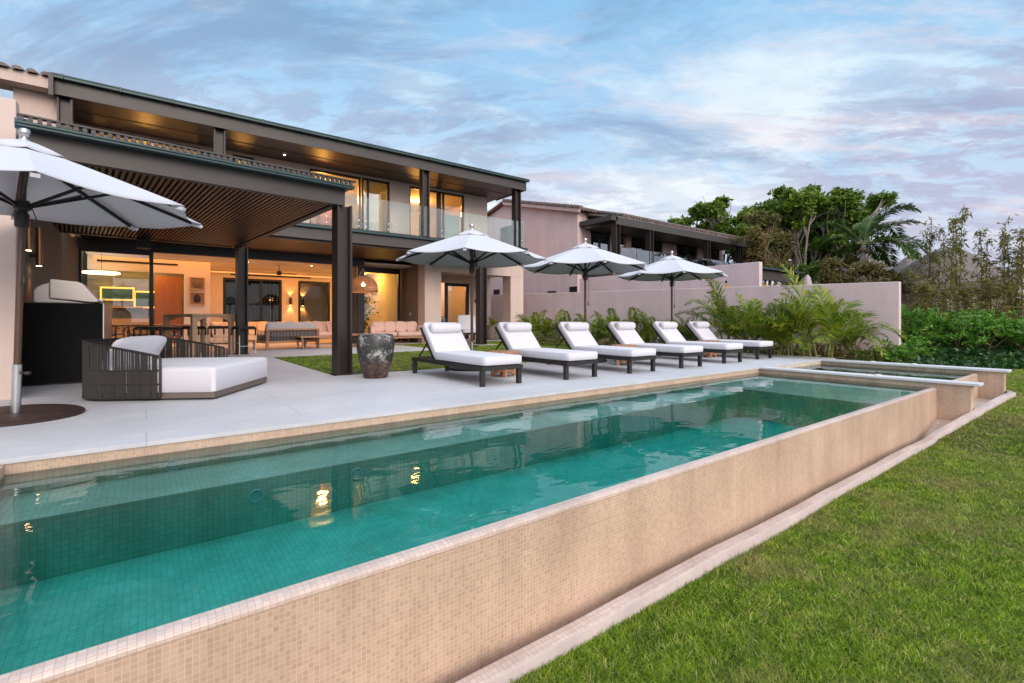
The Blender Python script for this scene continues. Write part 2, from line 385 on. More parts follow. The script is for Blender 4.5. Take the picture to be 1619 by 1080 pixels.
c = mixc(n, l, ramp(n, l, f2, [(.3, (0, 0, 0)), (.7, (1, 1, 1))]), ramp(n, l, f, [(.35, (.030, .042, .010)), (.65, (.055, .050, .02))]), ramp(n, l, f, [(.35, (.06, .09, .014)), (.65, (.10, .10, .03))]))
l.new(c, p.inputs['Base Color']); p.inputs['Roughness'].default_value = .95; bump(n, l, p, f2, .8, .03)
blade_m, n, l, p = new('grass_blade')
g = n.new('ShaderNodeAttribute'); g.attribute_name = 'tint'
r = ramp(n, l, g.outputs['Fac'], [(0, (.030, .070, .008)), (.3, (.115, .22, .012)), (.65, (.25, .38, .022)), (.85, (.40, .46, .045)), (1, (.64, .53, .26))])
f = noise(n, l, .55, 8, .78); f3 = noise(n, l, 5.5, 6, .75)
r = mixc(n, l, ramp(n, l, f, [(.47, (0, 0, 0)), (.66, (.8, .8, .8))]), r, (.38, .29, .14))
r = mixc(n, l, 1.0, r, ramp(n, l, f3, [(.3, (.60, .66, .60)), (.7, (1.35, 1.3, 1.2))]), 'MULTIPLY')
l.new(r, p.inputs['Base Color']); p.inputs['Roughness'].default_value = .6; p.inputs['Specular IOR Level'].default_value = .25
tl = n.new('ShaderNodeBsdfTranslucent'); l.new(r, tl.inputs[0]); mx = n.new('ShaderNodeMixShader'); mx.inputs[0].default_value = .3
l.new(p.outputs[0], mx.inputs[1]); l.new(tl.outputs[0], mx.inputs[2]); l.new(mx.outputs[0], n['Material Output'].inputs[0])
soil = pm('garden_soil', (.045, .032, .022), .95, var=.4, vs=4, bs=20, bstr=.6)
bark = pm('pale_bark', (.26, .22, .18), .9, var=.35, vs=3, bs=20, bstr=.5, stretch=(1, 1, .3))
bark_d = pm('brown_bark', (.14, .085, .05), .9, var=.35, vs=5, bs=20, bstr=.5)
thatch = pm('grey_thatch', (.15, .125, .11), .95, var=.45, vs=6, bs=22, bstr=.9, stretch=(3, 3, .6))
leaf_ficus = leafmat('ficus_leaf', [(.055, .11, .012), (.10, .18, .018), (.155, .25, .024), (.21, .30, .035)])
leaf_dry = leafmat('olive_leaf', [(.105, .10, .028), (.16, .145, .042), (.21, .14, .055), (.14, .18, .042)])
leaf_bam = leafmat('bamboo_leaf', [(.19, .21, .03), (.23, .21, .04), (.11, .125, .022), (.19, .19, .032), (.24, .18, .045), (.18, .12, .045)])
leaf_palm = leafmat('areca_leaf', [(.055, .13, .010), (.13, .23, .014), (.25, .32, .020), (.42, .36, .03)], .4, .35, 2.4)
leaf_coco = leafmat('coconut_leaf', [(.035, .085, .014), (.07, .14, .022), (.12, .18, .03)], .4)
leaf_hedge = leafmat('hedge_leaf', [(.045, .14, .014), (.085, .22, .020), (.13, .29, .028), (.19, .33, .04)], .38, .3, 1.1)
leaf_cover = leafmat('ground_cover_leaf', [(.016, .055, .012), (.030, .090, .017), (.055, .125, .022)], .4, .25, 1.5)
yellow_leaf = leafmat('croton_leaf', [(.55, .33, .02), (.62, .42, .04), (.40, .32, .04)], .5)
bulb = emis('lamp_glow', (1.0, .62, .28), 14)
bulb_soft = emis('lamp_glow_soft', (1.0, .60, .24), 5)
# ================================================================== ground
def lawn_z(x, y):
    t = min(1, max(0, (x - 8.35)/1.25))
    z = -.735 + .29*t
    t2 = min(1, max(0, (x - 12.4)/3.2)); t2 = t2*t2*(3-2*t2)
    z += .10*t2*min(1, max(0, (6 - abs(y))/3))
    return z + .012*sin(x*2.3+y*1.1)*cos(y*1.9-x*.7)
def curb_y(x):
    t = min(1, max(0, (x - 8.45)/1.1))
    return 1.757 - .29*t
def sheet(name, xs, ys, zf, mat, skip=None):
    m = MB(); nx, ny = len(xs), len(ys)
    m.v = [(x, y, zf(x, y)) for y in ys for x in xs]
    for j in range(ny-1):
        for i in range(nx-1):
            if skip and skip((xs[i]+xs[i+1])/2, (ys[j]+ys[j+1])/2): continue
            m.f.append((j*nx+i, j*nx+i+1, (j+1)*nx+i+1, (j+1)*nx+i))
    return kind(m.build(name, mat, smooth=True), 'structure')
lin = lambda a, b, n: [a + (b-a)*i/(n-1) for i in range(n)]
far = MB(); far.box(-400, 900, -400, 900, -1.5, -1.1)
kind(far.build('ground', soil), 'structure')
fl = MB(); fx = lin(-12, 12.58, 100) + lin(12.62, 20, 24); fs = [0, .04, .1, .2, .35, .55, .8, 1.1, 1.5, 2, 2.6, 3.3, 4.1, 5, 6, 7.2, 8.6, 10.2, 12, 14, 17, 20, 24]
for s_ in fs: fl.v += [(x, (curb_y(x)+.03 if x < 12.6 else 4.5)-s_, lawn_z(x, (curb_y(x)+.03 if x < 12.6 else 4.5)-s_)) for x in fx]
for j in range(len(fs)-1):
    for i in range(len(fx)-1): fl.f.append((j*len(fx)+i, j*len(fx)+i+1, (j+1)*len(fx)+i+1, (j+1)*len(fx)+i))
kind(fl.build('front_lawn', grass_m, smooth=True), 'structure')
# garden ground behind the house line and beyond the boundary wall
def gz(x, y):
    return -.06 if y > 4 or x < 12 else -.06
sheet('garden_ground', lin(-30, 120, 40), lin(8.0, 160, 40), lambda x, y: -.05, soil)
kind(MB().box(12.6, 60, 4.3, 8.01, -.30, -.055).build('planting_soil', soil), 'structure')
sheet('garden_lawn', lin(2.45, 13.2, 24), lin(8.05, 22, 24), lambda x, y: -.018 + .006*sin(x*3+y*2), grass_m,
      skip=lambda x, y: (y > 13.0 and x < 7.2) or (y > 17.0))
def bank_z(x, y):   # planted bank at the end of the lawn
    d = (.603*x + .798*y)
    t = min(1, max(0, (d - 12.2)/2.6)); t = t*t*(3-2*t)
    return -.36 + .62*t + .03*sin(x*5+y*4)
bm_ = MB(); P0 = [gp(x, 12.0) for x in (1360, 1450, 1540, 1640, 1800)]
rows = []
for D in lin(12.0, 30, 30):
    rows.append([gp(px, D) for px in lin(1352, 2400, 30)])
for r in rows: bm_.v += [(x, y, bank_z(x, y)) for x, y in r]
for j in range(len(rows)-1):
    for i in range(29): bm_.f.append((j*30+i, j*30+i+1, (j+1)*30+i+1, (j+1)*30+i))
kind(bm_.build('planted_bank', soil, smooth=True), 'structure')
# ------------------------------------------------------------------ deck
dk = MB()
def slab(m, x0, x1, y0, y1, top=0.0, th=.035): m.box(x0, x1, y0, y1, top-th, top)
kind(MB().box(-9, 13.1, 4.54, 8.03, -.035, 0).build('pool_deck', deck_m, bevel=.006), 'structure')
kind(MB().box(-9, -.77, 1.7, 4.536, -.035, 0).build('deck_end', deck_m, bevel=.006), 'structure')
kind(MB().box(-2.4, 2.45, 8.034, 13.0, -.035, -.002).build('house_path', deck_m, bevel=.006), 'structure')
kind(MB().box(-2.4, 7.2, 13.004, 17.9, -.035, 0).build('house_terrace', deck_m, bevel=.006), 'structure')
kind(MB().box(7.2, 14.0, 17.0, 20.0, -.05, -.003).build('side_terrace', deck_m, bevel=.006), 'structure')
kind(MB().box(9.5, 10.3, 14.45, 15.2, -.05, 0).build('column_pad', deck_m, bevel=.006), 'structure')
kind(MB().box(-9, 13.0, 4.66, 8.0, -1.2, -.037).build('deck_foundation', curb_m), 'structure')
kind(MB().box(-2.5, 8.6, 17.9, 27, -.05, .006).build('living_floor', deck_m), 'structure')
# ------------------------------------------------------------------ swimming pool
pool = thing('swimming_pool', 'long narrow infinity pool clad in beige mosaic with teal water', 'swimming pool', (0, 0, 0))
X0, X1, YI, YB, WZ = -.75, 9.42, 2.0, 4.56, -.103
b = MB()
b.box(X0-.12, X1, YB, YB+.10, -.66, -.036)            # house-side wall
b.box(X0-.12, X0, YI, YB-.001, -.66, -.036)           # near end wall
b.box(X0, X1-.001, YI, 3.95, -.70, -.62)              # floor
b.box(X0, 7.5, 3.95, YB-.001, -.70, -.25)             # bench
b.box(7.5, X1-.001, YI, YB-.001, -.70, -.175)         # shallow far shelf
b.build('basin', tile_in, pool)
kind(MB().box(-.747, 9.418, 1.965, 4.58, -.9, WZ).build('pool_water', water_m), 'structure')
# waterline band above the water is drier and lighter
wl = MB(); wl.box(X0, X1-.002, YB-.006, YB-.001, WZ-.012, -.037); wl.box(X0+.001, X0+.006, YI, YB-.007, WZ-.012, -.037)
wl.build('waterline_band', tile_out, pool)
iw = MB()
def loft(m, secs, closed=False):
    n = len(secs[0]); o = len(m.v)
    for s_ in secs: m.v += [tuple(p) for p in s_]
    for i in range(len(secs)-1):
        for k in range(n-1): m.f.append((o+i*n+k, o+i*n+k+1, o+(i+1)*n+k+1, o+(i+1)*n+k))
iw.box(X0-1.5, X1, 1.935, YI-.001, -.95, -.118)
iw.build('infinity_wall', tile_out, pool)
lip = MB(); prof = [(YI, -.16), (YI, -.107), (1.992, -.1008), (1.955, -.1025), (1.938, -.107), (1.931, -.116), (1.930, -.130)]
loft(lip, [[(x, y, z) for y, z in prof] for x in lin(X0-1.5, X1-.002, 40)])
lip.build('infinity_lip', tile_lip, pool, smooth=True)
ew = MB(); ew.box(X1, X1+.20, 1.56, 4.56, -.9, -.036)
ew.build('end_wall', tile_out, pool)
MB().box(X1-.03, X1+.24, 1.46, 4.536, -.034, .006).build('end_coping', coping_m, pool, bevel=.008)
teal_ring = pm('teal_fitting', (.45, .50, .46), .4)
for x, y, z in ((.64, 3.948, -.37), (1.38, 3.948, -.35), (.16, 4.553, -.21), (3.2, 3.948, -.36), (5.6, 3.948, -.36)):
    m = MB(); m.path([(x+.042*cos(a), y, z+.042*sin(a)) for a in lin(0, 2*pi, 25)], .009, 6, cap=False); m.tube((x, y-.003, z), (x, y+.01, z), .030, n=16)
    m.build('return_fitting', teal_ring, pool, smooth=True)
# spa at the far end
spa = thing('spa_pool', 'small raised spa pool with white coping beyond the end of the lap pool', 'spa pool', (0, 0, 0))
sb = MB(); sb.box(9.63, 12.28, YB-.02, YB+.09, -.9, -.036); sb.box(9.63, 12.28, YI, YB-.03, -.70, -.42); sb.box(9.625, 9.66, YI, YB-.03, -.7, -.04)
sb.box(9.66, 12.27, 4.05, YB-.03, -.42, -.25)
sb.build('basin', tile_in, spa)
MB().box(9.63, 12.29, 1.935, YI-.001, -.9, -.085).build('front_wall', tile_out, spa, bevel=.012)
sw = MB(); sw.box(12.29, 12.50, 1.60, 4.56, -.9, -.036); sw.build('end_wall', tile_out, spa)
MB().box(12.25, 12.56, 1.53, 4.60, -.034, .010).build('end_coping', coping_m, spa, bevel=.008)
kind(MB().box(9.66, 12.288, 1.96, 4.53, -.8, -.09).build('spa_water', spa_m), 'structure')
for x, y in ((9.54, 2.7), (12.40, 3.6), (12.40, 2.9)):
    lo = MB().lathe([(.05, 0), (.05, .012), (.03, .02)], 16).build('skimmer_lid', white_metal, pool if x < 10 else spa, loc=(x, y, .006 if x < 10 else .010))
# catch basin kerb in front of the infinity wall
cb = MB(); secs = []; xs_ = lin(-4, 8.2, 20) + lin(8.3, 9.6, 14) + lin(9.8, 12.3, 8) + [12.5, 12.62, 12.68]
for x in xs_:
    y = curb_y(x); z = lawn_z(x, 1.2) + .085 + (.0 if x < 8 else .0)
    if x > 12.45: y += (x-12.45)*1.6
    secs.append([(x, 1.95, z-.17), (x, y+.068, z-.17), (x, y+.066, z-.004), (x, y+.05, z), (x, y-.012, z-.006), (x, y-.02, z-.016), (x, y-.022, z-.5)])
ck = MB(); loft(ck, [s_[4:] for s_ in secs]); 
ct = MB(); loft(ct, [s_[:5] for s_ in secs])
kerb = thing('catch_basin_kerb', 'low pinkish kerb running along the foot of the mosaic pool wall', 'kerb', (0, 0, 0))
ct.build('kerb_top', curb_tile, kerb, smooth=True); ck.build('kerb_face', curb_m, kerb, smooth=True)
# ================================================================== villa
villa = thing('villa', 'two storey stucco villa with lit rooms and glass balcony beside the pool', 'house', (0, 15, 0))
def part(name, m, mat, parent=None, **k):
    p_ = parent or villa
    o = m.build(name, mat, p_, **k)
    r = p_
    while r.parent: r = r.parent
    o.matrix_parent_inverse = Matrix.Translation(-r.location) if p_ is r else Matrix.Identity(4)
    return o
EZ, FZ = 6.28, 3.70
def hcol(m, x, y, z0, z1, w=.24):
    m.box(x-w/2, x-w/2+.035, y-w/2, y+w/2, z0, z1); m.box(x+w/2-.035, x+w/2, y-w/2, y+w/2, z0, z1)
    m.box(x-w/2+.035, x+w/2-.035, y-.02, y+.02, z0, z1)
    return m
def hcol_plate(m, x, y, z, w=.3): m.box(x-w/2, x+w/2, y-w/2, y+w/2, z, z+.02); return m
# roof: slab, tiles, fascia, gutter
RP = .25
rf = MB()
for y0, y1, s in ((14.62, 20.2, 1), (20.2, 26, -1)):
    za = EZ-.02 if s > 0 else EZ-.02+RP*(20.2-14.62); zb = za + s*RP*(y1-y0)
    vs = [(-2.95, y0, za-.10), (11.72, y0, za-.10), (11.72, y1, zb-.10), (-2.95, y1, zb-.10), (-2.95, y0, za), (11.72, y0, za), (11.72, y1, zb), (-2.95, y1, zb)]
    rf.add(vs, [(3,2,1,0),(4,5,6,7),(0,1,5,4),(1,2,6,5),(2,3,7,6),(3,0,4,7)])
roof = part('roof', rf, tile_m)
tl_ = MB()
nt_ = 66
for i in range(nt_):
    x = -2.86 + i*14.5/(nt_-1)
    for k in range(14):
        y = 14.50 + k*.41; z = EZ - .005 + RP*(y-14.62); n = 7; o = len(tl_.v)
        for yy, zz_, r in ((y, z-.01, .088), (y+.44, z + RP*.44+.012, .072)):
            for q in range(n):
                a = pi*q/(n-1); tl_.v.append((x + r*cos(a), yy, zz_ + r*.85*sin(a)))
        for q in range(n-1): tl_.f.append((o+q, o+q+1, o+n+q+1, o+n+q))
        tl_.f.append(tuple(o+q for q in range(n)))
part('roof_tiles', tl_, tile_grey, roof)
part('fascia', MB().box(-1.62, 11.70, 14.60, 14.64, EZ-.38, EZ-.06), fascia_m)
part('fascia', MB().box(-2.97, -1.705, 14.60, 14.68, EZ-.29, EZ-.05), stucco)
part('fascia', MB().box(11.70, 11.74, 14.60, 16.6, EZ-.38, EZ-.06), fascia_m)
part('fascia', MB().box(-2.97, -2.90, 14.68, 19, EZ-.29, EZ-.05), stucco)
gt = MB(); gt.box(-1.66, 11.80, 14.47, 14.595, EZ-.06, EZ+.02); gt.box(-1.66, 11.80, 14.455, 14.48, EZ+.0, EZ+.035)
for i in range(14): gt.box(-1.5+i*1.0, -1.46+i*1.0, 14.44, 14.6, EZ-.075, EZ+.04)
part('gutter', gt, gutter_m, roof, bevel=.008)
part('beam_end', MB().box(-1.70, -1.62, 14.46, 14.72, EZ-.46, EZ+.02), fascia_m)
sf = MB(); sf.box(-1.6, 11.69, 14.66, 20.4, EZ-.35, EZ-.30); part('roof_soffit', sf, soffit_m)
part('roof_soffit', MB().box(-2.89, -1.705, 14.69, 15.3, EZ-.28, EZ-.23), stucco)
sm = MB()
for x in (-.1, 2.9, 5.9, 8.9): sm.box(x-.012, x+.012, 14.7, 16.5, EZ-.353, EZ-.349)
sm.box(-1.6, 11.6, 15.55, 15.58, EZ-.36, EZ-.349)
part('soffit_joint', sm, black)
for x in (-1.46, 1.53, 7.5, 11.42):
    part('upper_column', hcol(hcol_plate(MB(), x, 14.82, FZ-.02), x, 14.82, FZ, EZ-.35, .26), steel)
# upper facade with its openings
UY = 16.5
W_ = [(-1.19, 1.25), (2.05, 2.62), (4.23, 6.98), (7.75, 10.1)]
wz1 = 5.86
fw = MB(); xp = -1.45
for a, b_ in W_ + [(11.2, None)]:
    fw.box(xp, a, UY, UY+.22, FZ-.1, EZ-.352)
    if b_: fw.box(a, b_, UY, UY+.22, wz1, EZ-.352); xp = b_
fw.box(2.05, 2.62, UY+.001, UY+.219, FZ-.1, 4.4)
part('upper_wall', fw, stucco)
part('side_wall', MB().box(11.0, 11.2, UY+.221, 26, 3.12, EZ-.352), stucco)
part('corner_wall', MB().box(-2.32, -1.62, 15.0, 18.4, -.05, EZ-.285), stucco)
def window(x0, x1, y, z0, z1, mull=(), fr=.07, mat_g=None, parent=None, dep=.09):
    m = MB(); m.box(x0, x1, y, y+dep, z1-fr, z1); m.box(x0, x1, y, y+dep, z0, z0+fr*.6)
    m.box(x0, x0+fr, y, y+dep, z0+fr*.6, z1-fr); m.box(x1-fr, x1, y, y+dep, z0+fr*.6, z1-fr)
    for q in mull: m.box(q-fr*.6, q+fr*.6, y+.01, y+dep-.01, z0+fr*.6, z1-fr)
    o = part('window', m, black, parent, bevel=.004)
    g = MB(); xs = [x0+fr] + [q for q in mull] + [x1-fr]
    for k in range(len(xs)-1):
        g.box(xs[k]+.02, xs[k+1]-.02, y+dep*.4, y+dep*.4+.012, z0+fr*.5, z1-fr*.8)
    gl = g.build('pane', mat_g or glass_win, o)
    return o
window(-1.19, 1.25, UY+.08, FZ, wz1, (-.75,))
window(2.05, 2.62, UY+.08, 4.4, wz1)
window(4.23, 5.95, UY+.08, FZ, wz1)
window(5.98, 6.98, UY+.06, FZ, wz1, (6.2,), mat_g=glass_door)
window(7.75, 9.0, UY+.08, FZ, wz1)
window(9.02, 10.1, UY+.06, FZ, wz1, (9.2,))
part('screen_panel', MB().box(9.3, 10.0, UY+.25, UY+.28, FZ, FZ+1.35), canvas)
# upper rooms
ur = MB(); ur.box(-1.45, 11.0, 20.6, 20.8, FZ, EZ); ur.box(-1.45, -1.35, UY+.23, 20.6, FZ, EZ)
for x in (1.65, 3.6, 7.35): ur.box(x, x+.12, UY+.23, 20.6, FZ, EZ-.36)
part('upper_room_wall', ur, plaster)
part('upper_ceiling', MB().box(-1.34, 10.99, UY+.23, 20.59, 5.905, 5.925), plaster)
part('wardrobe', MB().box(5.2, 5.9, 18.8, 19.3, FZ, 5.5), panel_red); part('wardrobe', MB().box(3.8, 4.9, 20.3, 20.59, FZ, 5.2), panel_red)
# balcony
part('balcony_floor', MB().box(-1.5, 11.85, 14.96, 16.49, FZ-.12, FZ), deck_m)
part('balcony_beam', MB().box(-1.5, 11.84, 14.80, 14.95, 3.28, FZ-.06), fascia_m)
part('balcony_beam', MB().box(11.72, 11.84, 14.951, 17.0, 3.28, FZ-.121), fascia_m)
g2_ = MB(); g2_.box(-1.5, 11.88, 14.69, 14.80, FZ-.10, FZ-.02); g2_.box(-1.5, 11.88, 14.68, 14.70, FZ-.04, FZ)
for i in range(13): g2_.box(-1.2+i*1.0, -1.16+i*1.0, 14.67, 14.80, FZ-.115, FZ+.004)
part('balcony_gutter', g2_, gutter_m, bevel=.006)
part('terrace_soffit', MB().box(-1.45, 11.70, 14.97, 19.3, 3.22, 3.30), soffit_m)
for x in (.3, 2.4, 4.5, 6.6): part('soffit_joint', MB().box(x-.01, x+.01, 15, 19, 3.215, 3.2215), black)
xs_g = [-1.45+.97*i for i in range(14)]; xs_g[-1] = 11.72
for i in range(13):
    a, b_ = xs_g[i]+.012, xs_g[i+1]-.012
    gp_ = part('balustrade_panel', MB().box(a, b_, 14.745, 14.759, FZ+.03, 4.72), glass_bal)
    for x in (a+.10, b_-.10):
        for z in (FZ+.10, FZ+.28): MB().tube((x, 14.730, z), (x, 14.775, z), .020, n=10).build('standoff', steelb, gp_, smooth=True)
gp_ = part('balustrade_panel', MB().box(11.74, 11.754, 14.80, 16.4, FZ+.03, 4.72), glass_bal)
# ground floor: opening wall at Y=18, glass bay at Y=19.2
GY = 18.0
gw = MB(); gw.box(-2.3, -1.54, GY, GY+.2, -.04, 3.22)
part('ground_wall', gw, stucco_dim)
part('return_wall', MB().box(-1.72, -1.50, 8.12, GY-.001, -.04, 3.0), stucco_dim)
hd = MB(); hd.box(-1.54, 6.6, GY, GY+.16, 2.93, 3.219); hd.box(6.6, 8.6, 19.2, 19.32, 2.93, 3.219)
part('lintel', hd, black)
window(-1.54, .17, GY+.03, .006, 2.93, (), fr=.10)
part('door_post', MB().box(6.35, 6.6, GY, 19.3, 0, 2.93), black)
window(6.62, 8.60, 19.21, .006, 2.93, (6.9,), fr=.10)
part('louvre_door', (lambda m: [m.box(6.05+i*.07, 6.09+i*.07, GY+.05, GY+.12, .01, 2.92) for i in range(4)] and m)(MB()), black)
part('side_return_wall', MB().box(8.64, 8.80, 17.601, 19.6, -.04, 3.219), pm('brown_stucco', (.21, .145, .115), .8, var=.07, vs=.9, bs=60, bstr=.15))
part('light_switch', MB().box(8.632, 8.641, 18.3, 18.38, 1.08, 1.20), white_metal)
# portal at the right end
part('pillar', MB().box(8.62, 9.34, 17.0, 17.6, -.05, 2.81), stucco, bevel=.01)
part('pillar', MB().box(12.78, 13.5, 17.0, 17.6, -.05, 2.81), stucco, bevel=.01)
part('portal_lintel', MB().box(8.62, 13.5, 17.001, 17.599, 2.812, 3.6), stucco, bevel=.01)
part('portal_ceiling', MB().box(8.81, 13.45, 17.6, 20.0, 2.95, 3.1), stucco)
pw = MB(); pw.box(8.80, 10.5, 19.5, 19.7, -.04, 2.949); pw.box(12.2, 13.45, 19.5, 19.7, -.04, 2.949); pw.box(10.5, 12.2, 19.5, 19.7, 2.6, 2.949)
part('portal_back_wall', pw, stucco)
window(10.95, 12.2, 19.55, 0, 2.6, (), fr=.14, mat_g=glass('patio_glass', (.8, .82, .7), 2.5))
# interior shell
BY = 24.0
inr = MB(); inr.box(-1.54, 1.09, 21, 21.15, 2.56, 3.05); inr.box(1.09, 1.89, 21, 21.15, .006, 3.05)
inr.box(1.89, 8.62, BY, BY+.15, 2.72, 3.05); inr.box(2.15, 2.62, BY, BY+.15, .006, 2.72); inr.box(4.95, 5.65, BY, BY+.15, .006, 2.72); inr.box(7.1, 8.62, BY, BY+.15, .006, 2.72)
inr.box(1.74, 1.889, 21.151, BY, .006, 3.05)
inr.box(8.62, 8.8, 19.62, BY+.15, .006, 3.05)
inr.box(12.9, 13.0, 19.71, 23, .0, 2.94); inr.box(8.81, 12.89, 22.8, 22.95, 0, 2.94)
part('interior_wall', inr, plaster)
part('interior_ceiling', MB().box(-1.54, 8.62, GY+.17, 26.5, 3.05, 3.12), plaster)
kw = MB(); kw.box(-1.7, 1.75, 23.2, 23.35, .006, 3.04)
m_, n, l, p = new('kitchen_stone'); f = noise(n, l, 1.6, 8, .68, stretch=(1, 1, 3))
l.new(ramp(n, l, f, [(.3, (.05, .048, .04)), (.55, (.12, .11, .085)), (.75, (.22, .19, .14))]), p.inputs['Base Color']); p.inputs['Roughness'].default_value = .35
part('kitchen_wall', kw, m_)
part('kitchen_panel', MB().box(.25, 1.08, 22.4, 22.5, .006, 2.54), panel_red)
ks = MB(); ks.box(-1.5, .1, 22.6, 23.19, .006, .95); ks.box(-1.0, -.1, 22.9, 23.19, 1.35, 1.39)
part('kitchen_counter', ks, teak)
for x, z0, z1 in ((-.85, 1.62, 2.12), (.02, 1.35, 2.0)):
    fr_ = MB(); w2 = .50 if x < 0 else .40
    fr_.box(x-w2, x+w2, 23.12, 23.19, z0, z1); o = part('lit_niche_frame', fr_, emis('niche_glow' + str(x), (1.0, .62, .16), .32))
    MB().box(x-w2+.06, x+w2-.06, 23.10, 23.119, z0+.06, z1-.06).build('niche_back', pm('niche_teal' + str(x), (.02, .06, .055), .3), o)
# back openings
for x0, x1, mu in ((2.63, 4.94, (3.3, 4.1)), (5.66, 7.09, ())):
    window(x0, x1, BY+.02, .006, 2.72, mu, fr=.09, mat_g=glass_rear)
ls = MB()
for i in range(15): ls.box(3.4+i*.15, 3.50+i*.15, 25.3, 25.42, 0, 3.0)
scr = part('louvre_screen', ls, black)
part('court_wall', MB().box(4.9, 9, 26.3, 26.5, 0, 3.05), plaster)
part('door_jamb', MB().box(1.891, 2.149, BY+.03, BY+.1, .006, 2.72), black)
# vents and slots in the ceiling edge
for a, b_ in ((-1.3, .9), (2.9, 6.2)): part('air_diffuser', MB().box(a, b_, 20.98 if a < 0 else 23.98, 20.999 if a < 0 else 23.999, 2.84, 2.90), black)
# ------------------------------------------------------------------ lamps of the house
def lamp(name, kind_, loc, energy, color, parent, size=.3, rot=(0, 0, 0), sy=None, blend=.4, cone=100):
    d = bpy.data.lights.new(name, kind_); d.energy = energy; d.color = color
    if kind_ == 'AREA':
        d.size = size
        if sy: d.shape = 'RECTANGLE'; d.size_y = sy
    elif kind_ == 'SPOT': d.spot_size = radians(cone); d.spot_blend = blend; d.shadow_soft_size = size
    else: d.shadow_soft_size = size
    o = bpy.data.objects.new(name, d); COL.objects.link(o); o.parent = parent; o.location = loc; o.rotation_euler = rot
    return o
WARM = (1.0, .37, .095); AMB = (1.0, .56, .15)
def downlight(x, y, z, label, energy, col=WARM, cone=120, grp='recessed downlights'):
    t_ = thing('downlight', label, 'lamp', (x, y, z), 0, grp)
    MB().lathe([(.055, 0), (.055, -.006), (.04, -.010)], 16).build('trim_ring', white_metal, t_, smooth=True)
    MB().lathe([(.035, -.011), (.03, -.014)], 14).build('diffuser', bulb, t_)
    lamp('downlight_beam', 'SPOT', (0, 0, -.03), energy, col, t_, .03, cone=cone)
cove = thing('cove_light', 'hidden warm cove lighting around the living room ceiling', 'lamp', (3.5, 20, 3.0))
MB().box(-4.2, 4.2, 3.6, 3.75, -.10, -.06).build('light_strip', emis('strip_glow', (1, .42, .14), .7), cove)
lamp('cove_glow', 'AREA', (.4, 1.2, .03), 140, WARM, cove, 7.5, sy=3.4)
lamp('cove_glow', 'AREA', (-4.1, .9, .03), 16, WARM, cove, 1.6, sy=1.4)
kl = thing('kitchen_pendant', 'glowing linear pendant lamp behind the kitchen glass', 'lamp', (-1.15, 20.4, 2.42))
MB().cushion((0, 0, 0), (.95, .12, .12), .7, .4).build('lamp_shade', emis('pendant_glow', (1, .80, .42), 5), kl, smooth=True)
MB().tube((0, 0, .05), (0, 0, .62), .006).build('cable', black, kl)
lamp('pendant_glow', 'AREA', (.6, 1.6, .45), 60, AMB, kl, 2.0, sy=1.5)
for i, (x, y, lab) in enumerate(((3.0, 20.2, 'downlight glowing in the living room ceiling left of the fan'), (5.2, 20.0, 'downlight glowing in the living room ceiling right of the fan'))):
    downlight(x, y, 3.049, lab, 45)
for x, e, lab in ((.0, 85, 'upper left bedroom'), (5.2, 130, 'middle upper bedroom'), (9.0, 85, 'right upper bedroom'), (2.6, 55, 'small upper bathroom')):
    t_ = thing('ceiling_lamp', 'warm ceiling lamp lighting the ' + lab, 'lamp', (x, 18.5, 5.9), 0, 'ceiling lamps of the upper rooms')
    MB().lathe([(.22, 0), (.22, -.05), (.18, -.07)], 24).build('diffuser', bulb_soft, t_, smooth=True)
    lamp('ceiling_glow', 'POINT', (0, 0, -.35), e, (1, .44, .10), t_, .15)
downlight(3.35, 15.9, EZ-.351, 'downlight in the dark roof soffit above the middle balcony wall', 26, WARM, 80, 'balcony downlights')
pr = thing('patio_lamp', 'warm lamp inside the side room behind the sliding door', 'lamp', (11.2, 21.3, 2.94))
MB().lathe([(.15, 0), (.15, -.04)], 20).build('diffuser', bulb_soft, pr); lamp('patio_glow', 'POINT', (0, 0, -.3), 90, WARM, pr, .1)
yb = thing('bay_lamp', 'yellow ceiling lamp behind the tall glass bay', 'lamp', (8.0, 22.0, 3.049))
MB().lathe([(.15, 0), (.15, -.04)], 20).build('diffuser', bulb_soft, yb); lamp('bay_glow', 'POINT', (0, -.6, -.3), 30, (1, .58, .10), yb, .1)
kind(MB().box(-6, 14, 29, 29.3, -.1, 6).build('rear_backdrop_wall', pm('dark_green_wall', (.02, .028, .014), .9, var=.5, vs=2)), 'thing'); tag(bpy.data.objects['rear_backdrop_wall'], 'dark wall added behind the villa to darken the view through its rear doors', 'wall'); del bpy.data.objects['rear_backdrop_wall']['kind']  # added dark backdrop, keeps bright sky out of the rear openings
# wall sconces
def sconce(name, label, loc, rz, e, grp, up=True, h=.34):
    t_ = thing(name, label, 'lamp', loc, rz, grp)
    MB().box(-.05, .05, -.13, -.03, -h/2, h/2).build('housing', dark_metal, t_, bevel=.006)
    MB().box(-.03, .03, -.03, 0, -.06, .06).build('wall_bracket', dark_metal, t_)
    MB().box(-.035, .035, -.115, -.045, -h/2-.004, -h/2-.001).build('lens', bulb, t_)
    lamp('sconce_beam', 'SPOT', (0, -.08, -h/2-.02), e, WARM, t_, .02, cone=75)
    if up: lamp('sconce_beam', 'SPOT', (0, -.08, h/2+.02), e, WARM, t_, .02, rot=(pi, 0, 0), cone=75)
sconce('wall_sconce', 'up and down sconce on the pink wall behind the long sofa', (5.3, BY, 1.75), 0, 14, 'wall sconces')
sconce('wall_sconce', 'up and down sconce seen through the rear glass door', (6.4, 26.3, 1.8), 0, 22, 'wall sconces')
